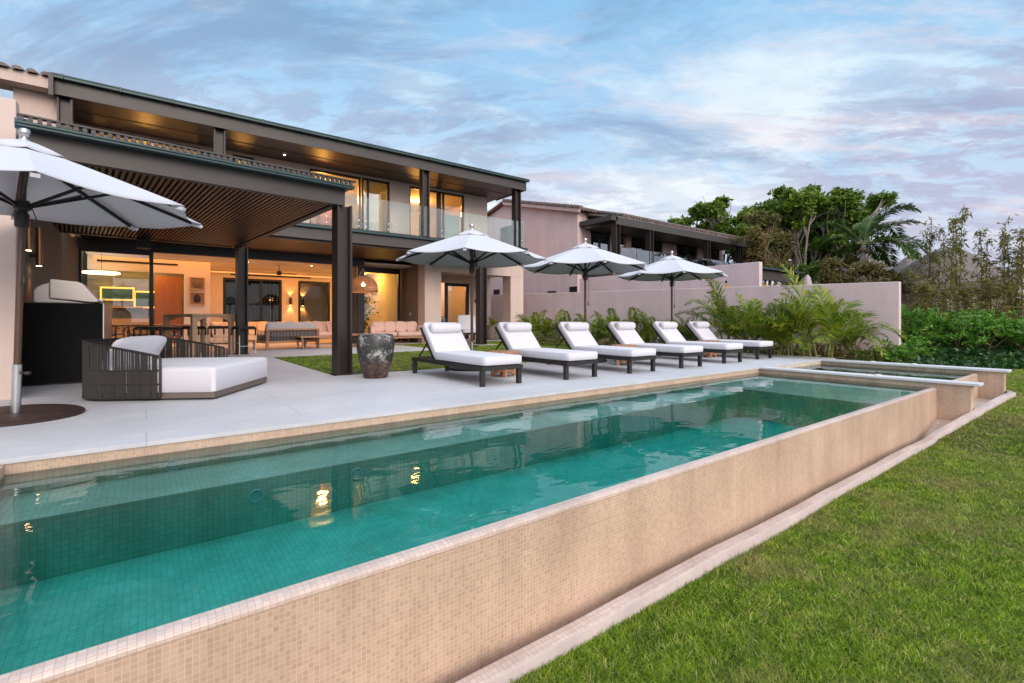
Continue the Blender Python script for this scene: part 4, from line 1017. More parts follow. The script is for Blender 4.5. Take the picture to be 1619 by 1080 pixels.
# ------------------------------------------------------------------ living room sofas
def sofa(label, loc, rz, w, d, fab, wood_=True, pill=3, pfab=None, back=.72, rope_back=False, arms=True):
    s = thing('sofa', label, 'sofa', loc, rz)
    if wood_:
        f = MB(); f.box(-w/2, w/2, -d/2, -d/2+.06, .20, .27); f.box(-w/2, w/2, d/2-.06, d/2, .20, .27)
        f.box(-w/2, -w/2+.06, -d/2+.061, d/2-.061, .20, .27); f.box(w/2-.06, w/2, -d/2+.061, d/2-.061, .20, .27)
        f.box(-w/2, w/2, d/2-.05, d/2, .58, .63)
        f.build('frame', teak, s, bevel=.006)
        for x in (-w/2+.04, w/2-.04):
            for y in (-d/2+.04, d/2-.04): MB().box(x-.035, x+.035, y-.035, y+.035, 0, .62 if y > 0 else .199).build('leg', teak, s, bevel=.006)
        rb = MB()
        if rope_back:
            n_ = int(w/.045)
            for i in range(n_): rb.box(-w/2+.08+i*.045, -w/2+.095+i*.045, d/2-.04, d/2-.02, .27, .58)
            for x in (-w/2+.02, w/2-.04):
                for i in range(8): rb.box(x, x+.015, -d/2+.25+i*.09, -d/2+.265+i*.09, .27, .58)
            rb.build('rope_back', rope, s)
        zb = .27
    else:
        MB().box(-w/2, w/2, -d/2, d/2, .05, .25).build('frame', fab, s, bevel=.03); zb = .25
    n_ = 2 if w < 2.4 else 3
    for i in range(n_):
        c_ = MB(); c_.cushion((-w/2+.08+(w-.16)*(i+.5)/n_, -.06, zb+.09), ((w-.16)/n_-.01, d-.16, .18), .3, .18); c_.build('seat_cushion', fab, s, smooth=True, ang=80)
    c_ = MB(); c_.cushion((0, d/2-.16, zb+.33), (w-.12, .20, .46), .3, .25); c_.build('back_cushion', fab, s, smooth=True, ang=80)
    if arms:
        for x in (-w/2+.09, w/2-.09):
            c_ = MB(); c_.cushion((x, 0, zb+.2), (.18, d-.1, .40), .3, .3); c_.build('armrest', fab, s, smooth=True, ang=80)
    for i in range(pill):
        x = -w/2+.35+(w-.7)*(i/(max(1, pill-1)))
        Mp = Matrix.Translation((x, d/2-.34, zb+.36)) @ Matrix.Rotation(radians(-18), 4, 'X') @ Matrix.Rotation(radians(random.uniform(-6, 6)), 4, 'Y')
        c_ = MB(); c_.cushion((0, 0, 0), (.46, .16, .44), .55, .55, M=Mp); c_.build('pillow', pfab or fab, s, smooth=True, ang=80)
    return s
sofa('blush lounge sofa with three upright pillows in front of the brown wall', (7.75, 17.75, .0), radians(-14), 2.0, .95, blush, pill=4, arms=True)
sofa('blush sofa with pillows half hidden behind the front steel column', (5.75, 18.9, .006), radians(10), 1.9, .95, blush, pill=3)
sofa('teak framed sofa with rope back seen from behind', (3.55, 16.5, 0), radians(195), 1.7, .9, greyfab, pill=3, pfab=greyfab, rope_back=True, arms=False)
sofa('long cream sofa lit orange along the rear of the living room', (4.0, 22.9, .006), 0, 4.3, 1.0, cream, wood_=False, pill=5, pfab=cream)
sofa('cream sofa end turned sideways left of the long sofa', (2.35, 21.5, .006), radians(90), 2.0, .95, cream, wood_=False, pill=1)
sofa('low white lounge sofa beneath the portal pillar', (9.3, 18.4, 0), radians(-6), 1.7, .85, cream, pill=2)
def coffee(label, loc, r, h, square=False):
    t_ = thing('coffee_table', label, 'coffee table', loc)
    if square:
        MB().box(-r, r, -r*.6, r*.6, h-.04, h).build('tabletop', teak, t_, bevel=.006)
        for x in (-r+.05, r-.05):
            for y in (-r*.6+.05, r*.6-.05): MB().tube((x*.92, y*.92, 0), (x, y, h-.041), .025, .032).build('leg', teak, t_, smooth=True)
    else:
        MB().lathe([(r-.02, h-.035), (r, h-.03), (r, h-.006), (r-.01, h)], 32).build('tabletop', teak, t_, smooth=True)
        for a in range(3): MB().tube((.8*r*cos(a*2.1+.3), .8*r*sin(a*2.1+.3), 0), (.7*r*cos(a*2.1+.3), .7*r*sin(a*2.1+.3), h-.036), .024).build('leg', teak, t_, smooth=True)
    return t_
coffee('long teak coffee table in front of the rope backed sofa', (4.35, 15.9, 0), .62, .40, True)
coffee('round teak coffee table just above the urn between two sofas', (5.9, 16.4, 0), .75, .42)
coffee('small dark round table between the blush sofas', (6.9, 18.5, 0), .42, .50)
# pendant, fan, framed masks
pd = thing('rattan_pendant', 'woven rattan bell pendant lamp glowing under the terrace soffit', 'lamp', (5.95, 16.35, 2.26)); pd.scale = (1.12, 1.12, 1.12)
rm = MB(); prf = [(.42, -.36), (.43, -.30), (.42, -.16), (.37, -.04), (.28, .05), (.15, .11), (.06, .13)]
for k_ in range(44):
    a = 2*pi*k_/44; rm.path([(r*cos(a), r*sin(a), z) for r, z in prf], .0075, 5)
for i in range(20):
    f_ = i/19*(len(prf)-1); j = min(int(f_), len(prf)-2); g = f_-j; r = prf[j][0]*(1-g)+prf[j+1][0]*g; z = prf[j][1]*(1-g)+prf[j+1][1]*g
    rm.path([(r*cos(a), r*sin(a), z) for a in lin(0, 2*pi, 33)], .009, 5, cap=False)
rm.build('lamp_shade', rattan, pd)
MB().path([(-.14, 0, .11), (-.05, 0, .26), (0, 0, .36), (.05, 0, .26), (.14, 0, .11)], .014, 8).build('handle', rattan, pd, smooth=True)
MB().lathe([(.0, .0), (.05, -.02), (.055, .03), (.02, .09), (.0, .10)], 16, (0, 0, -.15)).build('bulb', emis('bulb_glow', (1, .62, .28), 16), pd, smooth=True)
MB().tube((0, 0, -.05), (0, 0, .855), .006).build('cable', black, pd)
lamp('pendant_glow', 'POINT', (0, 0, -.14), 26, WARM, pd, .08)
fn = thing('ceiling_fan', 'black ceiling fan hanging in the living room', 'ceiling fan', (4.15, 20.6, 2.74))
MB().lathe([(.05, -.09), (.09, -.07), (.10, .0), (.09, .06), (.03, .09)], 20).build('motor', black, fn, smooth=True)
MB().tube((0, 0, .08), (0, 0, .31), .015).build('rod', black, fn)
for a in (0.35, 2.44, 4.54): MB().add([(x*cos(a)-y*sin(a), x*sin(a)+y*cos(a), z) for x, y, z in ((.09, -.04, .0), (.72, -.06, .012), (.72, .06, -.008), (.09, .05, -.01), (.09, -.04, .012), (.72, -.06, .024), (.72, .06, .004), (.09, .05, .002))], [(3,2,1,0),(4,5,6,7),(0,1,5,4),(1,2,6,5),(2,3,7,6),(3,0,4,7)]).build('blade', black, fn)
for z, lb in ((2.22, 'upper'), (1.68, 'lower')):
    fr_ = thing('framed_mask', '%s of two square timber frames holding a round dark mask' % lb, 'picture', (1.48, 20.998, z), 0, 'framed masks')
    m = MB(); 
    for a in ((-.24, .24, .20, .24), (-.24, .24, -.24, -.20), (-.24, -.20, -.199, .199), (.20, .24, -.199, .199)): m.box(a[0], a[1], -.05, 0, a[2], a[3])
    m.build('frame', oak, fr_); MB().box(-.199, .199, -.02, -.002, -.199, .199).build('backing', pm('mask_backing' + lb, (.30, .20, .13), .8), fr_)
    m = MB(); m.cushion((0, -.04, 0), (.22 if z < 2 else .26, .05, .30 if z < 2 else .26), .9, .9)
    for x in (-.05, .05): m.cushion((x, -.066, .03), (.05, .02, .03), 1, 1)
    m.cushion((0, -.068, -.03), (.03, .03, .08), 1, 1); m.cushion((0, -.064, -.09), (.09, .02, .03), 1, 1)
    m.build('mask', dark_metal if z < 2 else pm('grey_mask', (.16, .13, .11), .7), fr_, smooth=True)
# side terrace: patterned lounge chair, white lounge chair, planter
ac = thing('patterned_armchair', 'armchair in black and white patterned fabric near the sliding door', 'armchair', (9.85, 17.7, 0), radians(20))
pm_, n, l, p = new('patterned_fabric'); f = noise(n, l, 9, 3, .5, stretch=(.5, 1, 2.2))
l.new(ramp(n, l, f, [(.44, (.03, .035, .04)), (.50, (.10, .11, .12)), (.56, (.42, .44, .46))]), p.inputs['Base Color']); p.inputs['Roughness'].default_value = .9
c_ = MB(); c_.cushion((0, 0, .38), (.72, .75, .22), .3, .2); c_.build('seat', pm_, ac, smooth=True, ang=80)
c_ = MB(); c_.cushion((0, .32, .68), (.74, .20, .75), .35, .3); c_.build('backrest', pm_, ac, smooth=True, ang=80)
for x in (-.36, .36):
    c_ = MB(); c_.cushion((x, 0, .46), (.14, .7, .4), .35, .3); c_.build('armrest', pm_, ac, smooth=True, ang=80)
    for y in (-.3, .3): MB().tube((x*.8, y, 0), (x*.8, y, .3), .025).build('leg', dark_metal, ac)
wc = thing('terrace_chair', 'white cushioned chair with dark legs behind the third steel column', 'chair', (11.0, 17.6, 0), radians(-15))
c_ = MB(); c_.cushion((0, 0, .42), (.8, .9, .16), .3, .2); c_.build('seat', white_fab, wc, smooth=True, ang=80)
Mb = Matrix.Translation((0, .36, .75)) @ Matrix.Rotation(radians(-14), 4, 'X'); c_ = MB(); c_.cushion((0, 0, 0), (.8, .14, .72), .3, .3, M=Mb); c_.build('backrest', white_fab, wc, smooth=True, ang=80)
MB().box(-.4, .4, -.45, .45, .28, .33).build('frame', dark_metal, wc)
for x in (-.36, .36):
    for y in (-.4, .4): MB().box(x-.03, x+.03, y-.03, y+.03, 0, .279).build('leg', dark_metal, wc)
sc_ = thing('steel_column', 'dark steel column standing on a stone pad at the lawn edge', 'column', (9.84, 14.88, 0))
hcol(hcol_plate(MB(), 0, 0, 0, .34), 0, 0, 0, 3.275, .30).build('shaft', steel, sc_, bevel=.004)
po = thing('planter', 'squat weathered stone planter with a small palm inside the portal', 'planter', (12.45, 17.9, 0))
MB().lathe([(.26, 0), (.29, .05), (.31, .62), (.29, .66), (.25, .65), (.22, .5), (0, .5)], 28).build('pot', pm('stone_pot', (.15, .12, .10), .9, var=.5, vs=7, bs=14, bstr=.5), po, smooth=True)

bpot = thing('potted_fern', 'leafy potted plant just inside the tall yellow glass bay', 'plant', (7.15, 20.3, .006))
MB().lathe([(.18, 0), (.25, .05), (.28, .5), (.24, .5), (.2, .4), (0, .4)], 24).build('pot', pm('dark_pot', (.05, .045, .04), .7), bpot, smooth=True)
# ================================================================== vegetation
def leaf_cloud(P, size, aspect=.5, droop=.3, rng=RNG, cup=0.0):
    """diamond leaves at points P, random orientation"""
    n = len(P); d = rng.normal(size=(n, 3)); d[:, 2] = d[:, 2]*.6 - droop; d /= np.linalg.norm(d, axis=1)[:, None]
    u = rng.normal(size=(n, 3)); s = np.cross(d, u); s /= np.linalg.norm(s, axis=1)[:, None]
    sz = size*rng.uniform(.6, 1.3, n)[:, None]
    V = np.stack([P, P + d*sz*.5 + s*sz*aspect*.5, P + d*sz, P + d*sz*.5 - s*sz*aspect*.5], 1).reshape(-1, 3)
    return V, np.arange(n*4).reshape(n, 4)
def branch(p0, p1, bend=.3, n=7):
    p0, p1 = Vector(p0), Vector(p1); L_ = (p1-p0).length
    o = Vector((random.uniform(-1, 1), random.uniform(-1, 1), random.uniform(-.2, .8)))*L_*bend*.35
    return [p0.lerp(p1, i/(n-1)) + o*sin(pi*i/(n-1)) for i in range(n)]
def cloud_points(c, r, n, flat=.85, sub=15):
    """clumpy blob: sub-clumps on an uneven shell so that sky shows between them"""
    out = []
    for k in range(sub):
        d = RNG.normal(size=3); d /= np.linalg.norm(d); d[2] = d[2]*.8+.15
        cc = np.array(c) + d*np.array([r, r, r*flat])*RNG.uniform(.15, 1.0)
        rr = r*RNG.uniform(.25, .48)
        q = RNG.normal(size=(n//sub, 3)); q /= np.linalg.norm(q, axis=1)[:, None]
        out.append(cc + q*np.array([rr, rr, rr*.7])*RNG.uniform(.35, 1, (n//sub, 1))**.6)
    return np.concatenate(out)
def pw(px, py, D): x, y = gp(px, D); return (x, y, CAMH - (py-505)/764.5*D)
def tree(label, base, clumps, D, r_trunk, leaf, bk, n=1400, size=.26, fork=.35, cat='tree', name='garden_tree', spread=2.5, group='trees beyond the walls', aspect=.5):
    bx, by = gp(base[0], D); t = thing(name, label, cat, (bx, by, -.05), 0, group)
    B = Vector((bx, by, -.05)); C_ = [(Vector(pw(px, py, D + RNG.uniform(-spread, spread))), 1.22*rp_*D/764.5) for px, py, rp_ in clumps]
    ctr = sum((c for c, r in C_), Vector())/len(C_); f = B.lerp(ctr, fork); f.z = B.z + (ctr.z-B.z)*fork*1.2
    m = MB(); m.path([p-B for p in branch(B, f, .15)], [r_trunk*(1-.35*i/6) for i in range(7)], 9)
    pts = []
    for c, r in C_:
        pa = branch(f, c, .35, 8); m.path([p-B for p in pa], [r_trunk*.30*(1-.85*i/7)+.012 for i in range(8)], 6)
        for k in range(5):
            q = c + Vector(RNG.normal(size=3))*r*.6; s_ = pa[random.randint(4, 6)]
            m.path([p-B for p in branch(s_, q, .3, 5)], [r_trunk*.16*(1-.8*i/4)+.006 for i in range(5)], 4)
        pts.append(cloud_points(c-B, r, int(n*(r*r)/1.2)+150))
    m.build('trunk', bk, t, smooth=True)
    V, F = leaf_cloud(np.concatenate(pts), size, aspect); npmesh('crown', V, F, leaf, t); return t
tree('spreading green fig tree with pale leaning limbs behind the mauve walls', (1268, 470), [(1190, 365, 20), (1205, 345, 20), (1232, 330, 22), (1258, 318, 22), (1290, 318, 22), (1315, 322, 22), (1340, 320, 17), (1345, 345, 18), (1270, 350, 24), (1300, 350, 24), (1325, 365, 16), (1240, 365, 22), (1255, 395, 18), (1300, 385, 18), (1335, 395, 15), (1290, 410, 16), (1380, 322, 13), (1400, 317, 12), (1372, 345, 14), (1362, 372, 10), (1225, 400, 18), (1330, 305, 8), (1288, 300, 9), (1235, 305, 9), (1275, 335, 22), (1310, 340, 20), (1250, 345, 20), (1215, 355, 18), (1285, 370, 22), (1320, 378, 16), (1350, 362, 14), (1222, 340, 14), (1200, 395, 20), (1262, 385, 20), (1310, 400, 16), (1180, 340, 12), (1280, 425, 18)],
     33, .34, leaf_ficus, bark, n=1500, size=.30, fork=.22)
tree('smaller glossy green tree rising behind the neighbouring tiled roof', (1135, 450), [(1070, 352, 8), (1085, 352, 10), (1102, 340, 11), (1110, 332, 13), (1128, 330, 13), (1142, 322, 10), (1140, 345, 16), (1120, 358, 14), (1150, 365, 15), (1148, 385, 14), (1165, 350, 9), (1168, 372, 12), (1170, 400, 16)],
     36, .22, leaf_ficus, bark, n=1700, size=.30, fork=.3)
tree('dull olive brown dense tree in front of the fig tree', (1215, 470), [(1180, 400, 18), (1195, 380, 18), (1212, 365, 18), (1225, 380, 18), (1235, 405, 20), (1205, 410, 22), (1180, 425, 20), (1220, 430, 22), (1245, 435, 16), (1195, 345, 11), (1218, 350, 12)],
     29, .2, leaf_dry, bark_d, n=2300, size=.20, fork=.3, aspect=.4)
tree('low olive green bush tree behind the end of the boundary wall', (1365, 470), [(1320, 420, 16), (1345, 415, 16), (1335, 440, 18), (1365, 425, 18), (1390, 432, 16), (1410, 440, 16), (1380, 450, 14), (1310, 440, 14), (1425, 452, 14)],
     24, .14, leaf_dry, bark_d, n=2300, size=.17, fork=.3, aspect=.4)
tree('dark shadowy shrub tree growing under the fig tree', (1290, 470), [(1265, 430, 14), (1290, 428, 14), (1310, 445, 14), (1275, 452, 12), (1330, 450, 12), (1250, 450, 12)],
     30, .12, leaf_ficus, bark_d, n=2000, size=.22, fork=.3)
# ------------------------------------------------------------------ palms
def frond(m_pts, V, F, origin, az, elev, length, droop, nl=26, ll=.34, w=.022, tip_twist=0):
    """arching rachis with two rows of leaflets; adds to leaf arrays and returns rachis points"""
    d = np.array([cos(az)*cos(elev), sin(az)*cos(elev), sin(elev)]); side = np.array([-sin(az), cos(az), 0.0])
    P = np.array(origin, float); n = 14; pts = [P.copy()]; dirs = [d.copy()]
    for i in range(n):
        d = d + np.array([0, 0, -droop/n*(.4+1.5*i/n)]); d /= np.linalg.norm(d); P = P + d*length/n; pts.append(P.copy()); dirs.append(d.copy())
    m_pts.append(pts)
    for k in range(nl):
        s = .16 + .84*k/(nl-1); f = s*n; i = min(int(f), n-1); q = pts[i]*(1-(f-i)) + pts[i+1]*(f-i); dd = dirs[i]
        L_ = ll*length*(sin(pi*min(1, .12+.86*s)))**.6*RNG.uniform(.85, 1.1)
        up = np.cross(side, dd)
        for sg in (-1, 1):
            ld = dd*RNG.uniform(.62, .85) + side*sg*.78 + up*RNG.uniform(-.25, .35)*-1 + np.array([0, 0, RNG.uniform(.05, .3)]); ld /= np.linalg.norm(ld)
            wv = np.cross(ld, up); wv /= max(1e-6, np.linalg.norm(wv)); ww = w*length*.6
            b = len(V); mid = q + ld*L_*.5 + np.array([0, 0, -.02*L_]); tip = q + ld*L_ + np.array([0, 0, -.28*L_*RNG.uniform(.6, 1.4)])
            V += [q, mid + wv*ww*.5, tip, mid - wv*ww*.5]; F.append((b, b+1, b+2, b+3))
def areca(seed, h, nst=6, spread=.35, nf=5, lean=.25):
    random.seed(seed); rach = []; V = []; F = []; stems = MB()
    for s_ in range(nst):
        a = 2*pi*s_/nst + random.uniform(-.6, .6); r = spread*random.random()**.5; bx, by = r*cos(a), r*sin(a); hs = h*random.uniform(.10, .42)
        tx, ty = bx + cos(a)*lean*hs, by + sin(a)*lean*hs
        stems.path([(bx, by, -.05), ((bx+tx)/2, (by+ty)/2, hs*.55), (tx, ty, hs)], [.016, .013, .010], 6)
        for k in range(nf):
            az = a + random.uniform(-1.3, 1.3); el = random.uniform(.75, 1.5); frond(rach, V, F, (tx, ty, hs*.95), az, el, h*random.uniform(.5, .74), random.uniform(1.0, 2.3), 44, .34, .040)
    for pts in rach: stems.path([tuple(p) for p in pts], [.0055*(1-.75*i/14)+.001 for i in range(15)], 4)
    return stems, np.array(V), np.array(F)
stem_m = pm('palm_stem', (.17, .19, .045), .6, var=.35, vs=6)
protos = []
for k, (sd_, nst, nf) in enumerate(((3, 5, 4), (8, 5, 4), (15, 4, 5), (22, 6, 4))):
    t = thing('areca_palm', 'areca palm', 'palm', group='areca palms along the mauve boundary wall'); st_, V, F = areca(sd_, 1.0, nst, .16, nf)
    st_.build('stems', stem_m, t, smooth=True); npmesh('fronds', V, F, leaf_palm, t); protos.append(t)
used = [False]*4
PL = [(846, 18.4, 1.35, 'areca palm clump growing closest to the villa portal'), (872, 17.6, 1.3, 'low areca clump just right of the one at the portal'), (903, 16.9, 1.25, 'low areca clump left of the middle umbrella pole'),
      (938, 16.2, 1.40, 'low areca clump right of the middle umbrella pole'), (968, 15.7, 1.35, 'yellowing low areca clump above the third lounger'), (1000, 15.1, 1.3, 'low areca clump between the third and fourth lounger heads'),
      (1032, 14.6, 1.3, 'low areca clump above the fourth lounger head'), (1062, 14.2, 1.15, 'low areca clump behind the farthest umbrella pole'), (1092, 14.0, 1.1, 'low areca clump right of the farthest umbrella pole'),
      (1160, 13.5, 2.1, 'tall spreading areca palm just behind the last lounger'), (1196, 12.7, 1.65, 'bushy areca palm right of the last lounger back'), (1226, 12.5, 1.7, 'bushy bright green areca palm in the middle of the tall group'),
      (1258, 12.3, 1.45, 'dark bushy areca palm left of the tallest one'), (1300, 12.1, 2.35, 'tallest areca palm, its fronds rising above the wall top'), (1350, 12.3, 1.05, 'small dark palm at the corner of the hedge')]
for i, (px, D, h, lb) in enumerate(PL):
    x, y = gp(px, D); k = i % 4
    if not used[k]: o = protos[k]; used[k] = True; o['label'] = lb; o.location = (x, y, -.05); o.rotation_euler[2] = i*1.3; o.scale = (h,)*3
    else: dup(protos[k], (x, y, -.05), i*1.3, lb, h)
pp = dup(protos[2], (12.45, 17.9, .5), 2.0, 'small palm standing in the stone planter inside the portal', .55); pp['group'] = 'potted palm'
q = RNG.normal(size=(700, 3))*np.array([.26, .26, .42]) + np.array([0, 0, 1.25]); V, F = leaf_cloud(q, .22, .4, .1); npmesh('foliage', V, F, leaf_ficus, bpot)
cp = gp(1366, 25); coco = thing('coconut_palm', 'coconut palm with long drooping fronds right of the fig tree', 'palm', (cp[0], cp[1], 0))
rach = []; V = []; F = []; zt = 4.75; random.seed(5)
Rv = np.array([.798, -.603]); 
for k in range(17):
    az = radians(52.9-90) + random.uniform(-1.3, 1.3)*(1 if k < 12 else 2.4); frond(rach, V, F, (0, 0, zt), az, random.uniform(.15, 1.25), random.uniform(2.5, 3.3), random.uniform(1.0, 2.0), 70, .29, .05)
m = MB().path([(-.5, .2, 0), (-.25, .1, 1.8), (0, 0, zt)], [.17, .13, .12], 10); m.build('trunk', bark, coco, smooth=True)
m = MB()
for pts in rach: m.path([tuple(p) for p in pts], [.022*(1-.8*i/14)+.003 for i in range(15)], 5)
m.build('leaf_stalks', stem_m, coco, smooth=True); npmesh('fronds', np.array(V), np.array(F), leaf_coco, coco)
m = MB()
for k in range(7): m.cushion((.22*cos(k), .22*sin(k), zt-.25-.05*(k % 3)), (.2, .2, .25), 1, 1, nu=10, nv=6)
m.build('coconuts', bark_d, coco, smooth=True)
# yellow croton plants behind the terrace wall
for px, py, r, D, lb in ((1206, 458, 7, 18.6, 'yellow croton bush right of the terrace wall end'), (1219, 458, 7, 18.9, 'second yellow croton bush under the flat canopy'), (1148, 452, 3, 16.2, 'single yellow croton shoot above the boundary wall')):
    c = pw(px, py, D); t = thing('croton_bush', lb, 'shrub', (c[0], c[1], -.05), 0, 'yellow croton shrubs')
    MB().tube((0, 0, 0), (0, 0, c[2]), .03, .015).build('stem', bark_d, t)
    q = RNG.normal(size=(90, 3))*np.array([.12, .12, .16])*r/8 + np.array([0, 0, c[2]-.1]); V, F = leaf_cloud(q, .26*(r/8)**.5, .3, -.4); npmesh('leaves', V, F, yellow_leaf, t)
cu = thing('closed_umbrella', 'furled pinkish umbrella poking above the boundary wall', 'umbrella', (*gp(1277, 19), -.05))
MB().tube((0, 0, 0), (0, 0, 2.75), .025).build('pole', polewood, cu)
MB().lathe([(.20, 1.3), (.17, 1.9), (.20, 2.2), (.10, 2.62), (.03, 2.72)], 14).build('canopy', pm('pinkish_canvas', (.42, .33, .32), .9), cu, smooth=True)
# ------------------------------------------------------------------ bamboo screen
def bamboo(seed, h):
    random.seed(seed); m = MB(); P = []
    for s_ in range(2):
        lx, ly = random.uniform(-.12, .12), random.uniform(-.12, .12); pts = [(lx*k/6*h*.5, ly*k/6*h*.5, h*(1-.08*s_)*k/6) for k in range(7)]
        m.path(pts, [.022*(1-.8*k/6)+.003 for k in range(7)], 6)
        for k in range(34):
            f = random.uniform(.12, 1); i = min(int(f*6), 5); q = Vector(pts[i]).lerp(Vector(pts[i+1]), f*6-i); a = random.uniform(0, 2*pi); L_ = random.uniform(.12, .46)*(1.3-f*.8)
            e = q + Vector((cos(a)*L_, sin(a)*L_, L_*random.uniform(.1, .9))); m.path([q, e], [.006, .002], 3)
            for j in range(12): P.append(q.lerp(e, random.uniform(.3, 1.05)) + Vector((random.gauss(0, .045), random.gauss(0, .045), random.gauss(0, .05))))
    V, F = leaf_cloud(np.array([tuple(p) for p in P]), (.15), .25, .6); return m, V, F
bp = []
for k in range(4):
    t = thing('bamboo', 'bamboo', 'bamboo', group='bamboo plants behind the hedge'); m, V, F = bamboo(40+k, 3.0); m.build('canes', bark_d, t); npmesh('leaves', V, F, leaf_bam, t); bp.append(t)
bu = [False]*4
BL = [(1446, 425, 17.5, 'short sparse bamboo just right of the boundary wall end'), (1468, 350, 18.5, 'thin tall bamboo left of the big thatched roof'), (1482, 450, 16.5, 'low bushy bamboo under the left eave of the big thatched roof'),
      (1500, 345, 18.0, 'tall bamboo in front of the left half of the big thatched roof'), (1515, 332, 18.5, 'tallest bamboo, in front of the thatched roof top'), (1530, 447, 16.5, 'low leafy bamboo under the thatched roof middle'),
      (1545, 455, 17.0, 'low bamboo right of the thatched roof middle'), (1556, 365, 18.0, 'slender bamboo at the right slope of the thatched roof'), (1572, 440, 16.3, 'low dense bamboo at the right eave of the thatched roof'),
      (1588, 350, 17.5, 'tall bamboo third from the right edge'), (1603, 375, 17.0, 'medium bamboo second from the right edge'), (1617, 360, 16.6, 'tall bamboo at the right edge of the view'),
      (1600, 420, 18.5, 'short bamboo low behind the right end of the hedge'), (1462, 440, 16.3, 'short bamboo close behind the left end of the hedge')]
for i, (px, py, D, lb) in enumerate(BL):
    x, y = gp(px, D); zb = .15; h = (CAMH-(py-505)/764.5*D - zb)/3.0; k = i % 4
    if not bu[k]: o = bp[k]; bu[k] = True; o['label'] = lb; o.location = (x, y, zb); o.rotation_euler[2] = i*.9; o.scale = (1.0 if h > .75 else 1.35, 1.0 if h > .75 else 1.35, h)
    else:
        o = dup(bp[k], (x, y, zb), i*.9, lb); o.scale = (1.0 if h > .75 else 1.35, 1.0 if h > .75 else 1.35, h)
# ------------------------------------------------------------------ thatched palapas
def palapa(label, px, D, w, zr, ze, posts=True):
    x, y = gp(px, D); t = thing('thatched_pavilion', label, 'pavilion', (x, y, 0), radians(52.9-90), 'grey thatched pavilions')
    m = MB(); n = 40; rows = 9
    for i in range(rows+1):
        f = i/rows; r = .05+.95*f
        for k in range(n):
            a = 2*pi*k/n; rr = w*r/max(abs(cos(a)), abs(sin(a)))**.45; j = RNG.normal()*.03*w/3
            m.v.append((rr*cos(a), rr*sin(a)*.8, zr-(zr-ze)*(f**1.45) + j))
    for k in range(n):
        a = 2*pi*k/n; rr = w*.97/max(abs(cos(a)), abs(sin(a)))**.45; m.v.append((rr*cos(a), rr*sin(a)*.8, ze-.35))
    for i in range(rows+1):
        for k in range(n): m.f.append((i*n+k, (i+1)*n+k, (i+1)*n+(k+1) % n, i*n+(k+1) % n))
    m.f.append(tuple(range(n))); m.build('thatch_roof', thatch, t)
    MB().box(-w*.7, w*.7, -w*.5, w*.6, -.2, ze-.1).build('wall', pm('pavilion_wall' + str(px), (.42, .38, .35), .85), t)
    for q in (-.6, -.2, .25, .65): MB().tube((w*q, -w*.62, -.2), (w*q, -w*.62, ze), .09).build('post', bark_d, t)
    return t
palapa('large grey thatched pavilion roof behind the bamboo', 1497, 25, 2.55, 4.6, 2.7)
palapa('grey thatched roof left of the large one, beside the coconut palm', 1440, 42, 2.3, 6.4, 3.6)
palapa('grey thatched roof half hidden behind the fig tree', 1372, 46, 3.4, 7.4, 4.4)
# ------------------------------------------------------------------ hedge and ground cover
def shrub(seed, r, h, leafm, n, size):
    rng = np.random.default_rng(seed); m = MB(); out = []
    random.seed(seed)
    for k in range(13):
        a = rng.uniform(0, 2*pi); rr = r*rng.uniform(.15, 1)**.6; z = h*rng.uniform(.45, 1)*(1-.35*(rr/r)**2); c = np.array([rr*cos(a), rr*sin(a), z])
        m.path([(0, 0, -.1), (c[0]*.4, c[1]*.4, z*.45), tuple(c)], [.022, .014, .006], 5)
        for w_ in range(5):     # rosettes of leaves at the shoot tips
            q = c + rng.normal(size=3)*np.array([.13, .13, .09])
            for j in range(n//80):
                out.append(q + rng.normal(size=3)*.02)
    V, F = leaf_cloud(np.array(out), size, .42, -.55, rng); return m, V, F
hp = []
for k in range(3):
    t = thing('hedge_bush', 'hedge bush', 'bush', group='bright green hedge bushes'); m, V, F = shrub(60+k, .62, 1.0, leaf_hedge, 1100, .135); m.build('stems', bark_d, t); npmesh('leaves', V, F, leaf_hedge, t); hp.append(t)
hu = [False]*3
HL = [(1374, 11.95, .62), (1404, 11.9, .78), (1424, 12.9, .95), (1440, 14.4, 1.0), (1464, 13.9, .95), (1488, 14.3, 1.05), (1512, 13.8, 1.0), (1536, 14.2, 1.1), (1560, 13.7, 1.05), (1584, 14.1, 1.05), (1608, 13.6, 1.0), (1632, 13.9, 1.05), (1655, 13.5, 1.0), (1452, 15.6, 1.0), (1500, 15.5, 1.0), (1548, 15.4, 1.05), (1596, 15.2, 1.0), (1404, 15.5, .9)]
HT = ['bright green bush at the left end of the hedge, in front of the mauve wall', 'second bright green bush from the left end of the front hedge row', 'third bush in the front hedge row, at the foot of the wall end', 'fourth bush in the front hedge row, right of the wall end',
      'fifth bush in the front hedge row, below the small left bamboo', 'sixth bush in the front hedge row, below the big thatched roof left side', 'seventh bush in the front hedge row, below the tallest bamboo', 'eighth bush in the front hedge row, below the thatched roof middle',
      'ninth bush in the front hedge row, below the thatched roof right slope', 'tenth bush in the front hedge row, below the right bamboos', 'eleventh bush in the front hedge row, close to the right edge', 'hedge bush cut by the right edge of the view', 'hedge bush just past the right edge of the view',
      'rear hedge bush behind the fourth and fifth front bushes', 'rear hedge bush behind the sixth and seventh front bushes', 'rear hedge bush behind the eighth and ninth front bushes', 'rear hedge bush behind the tenth and eleventh front bushes', 'rear hedge bush tucked behind the wall end']
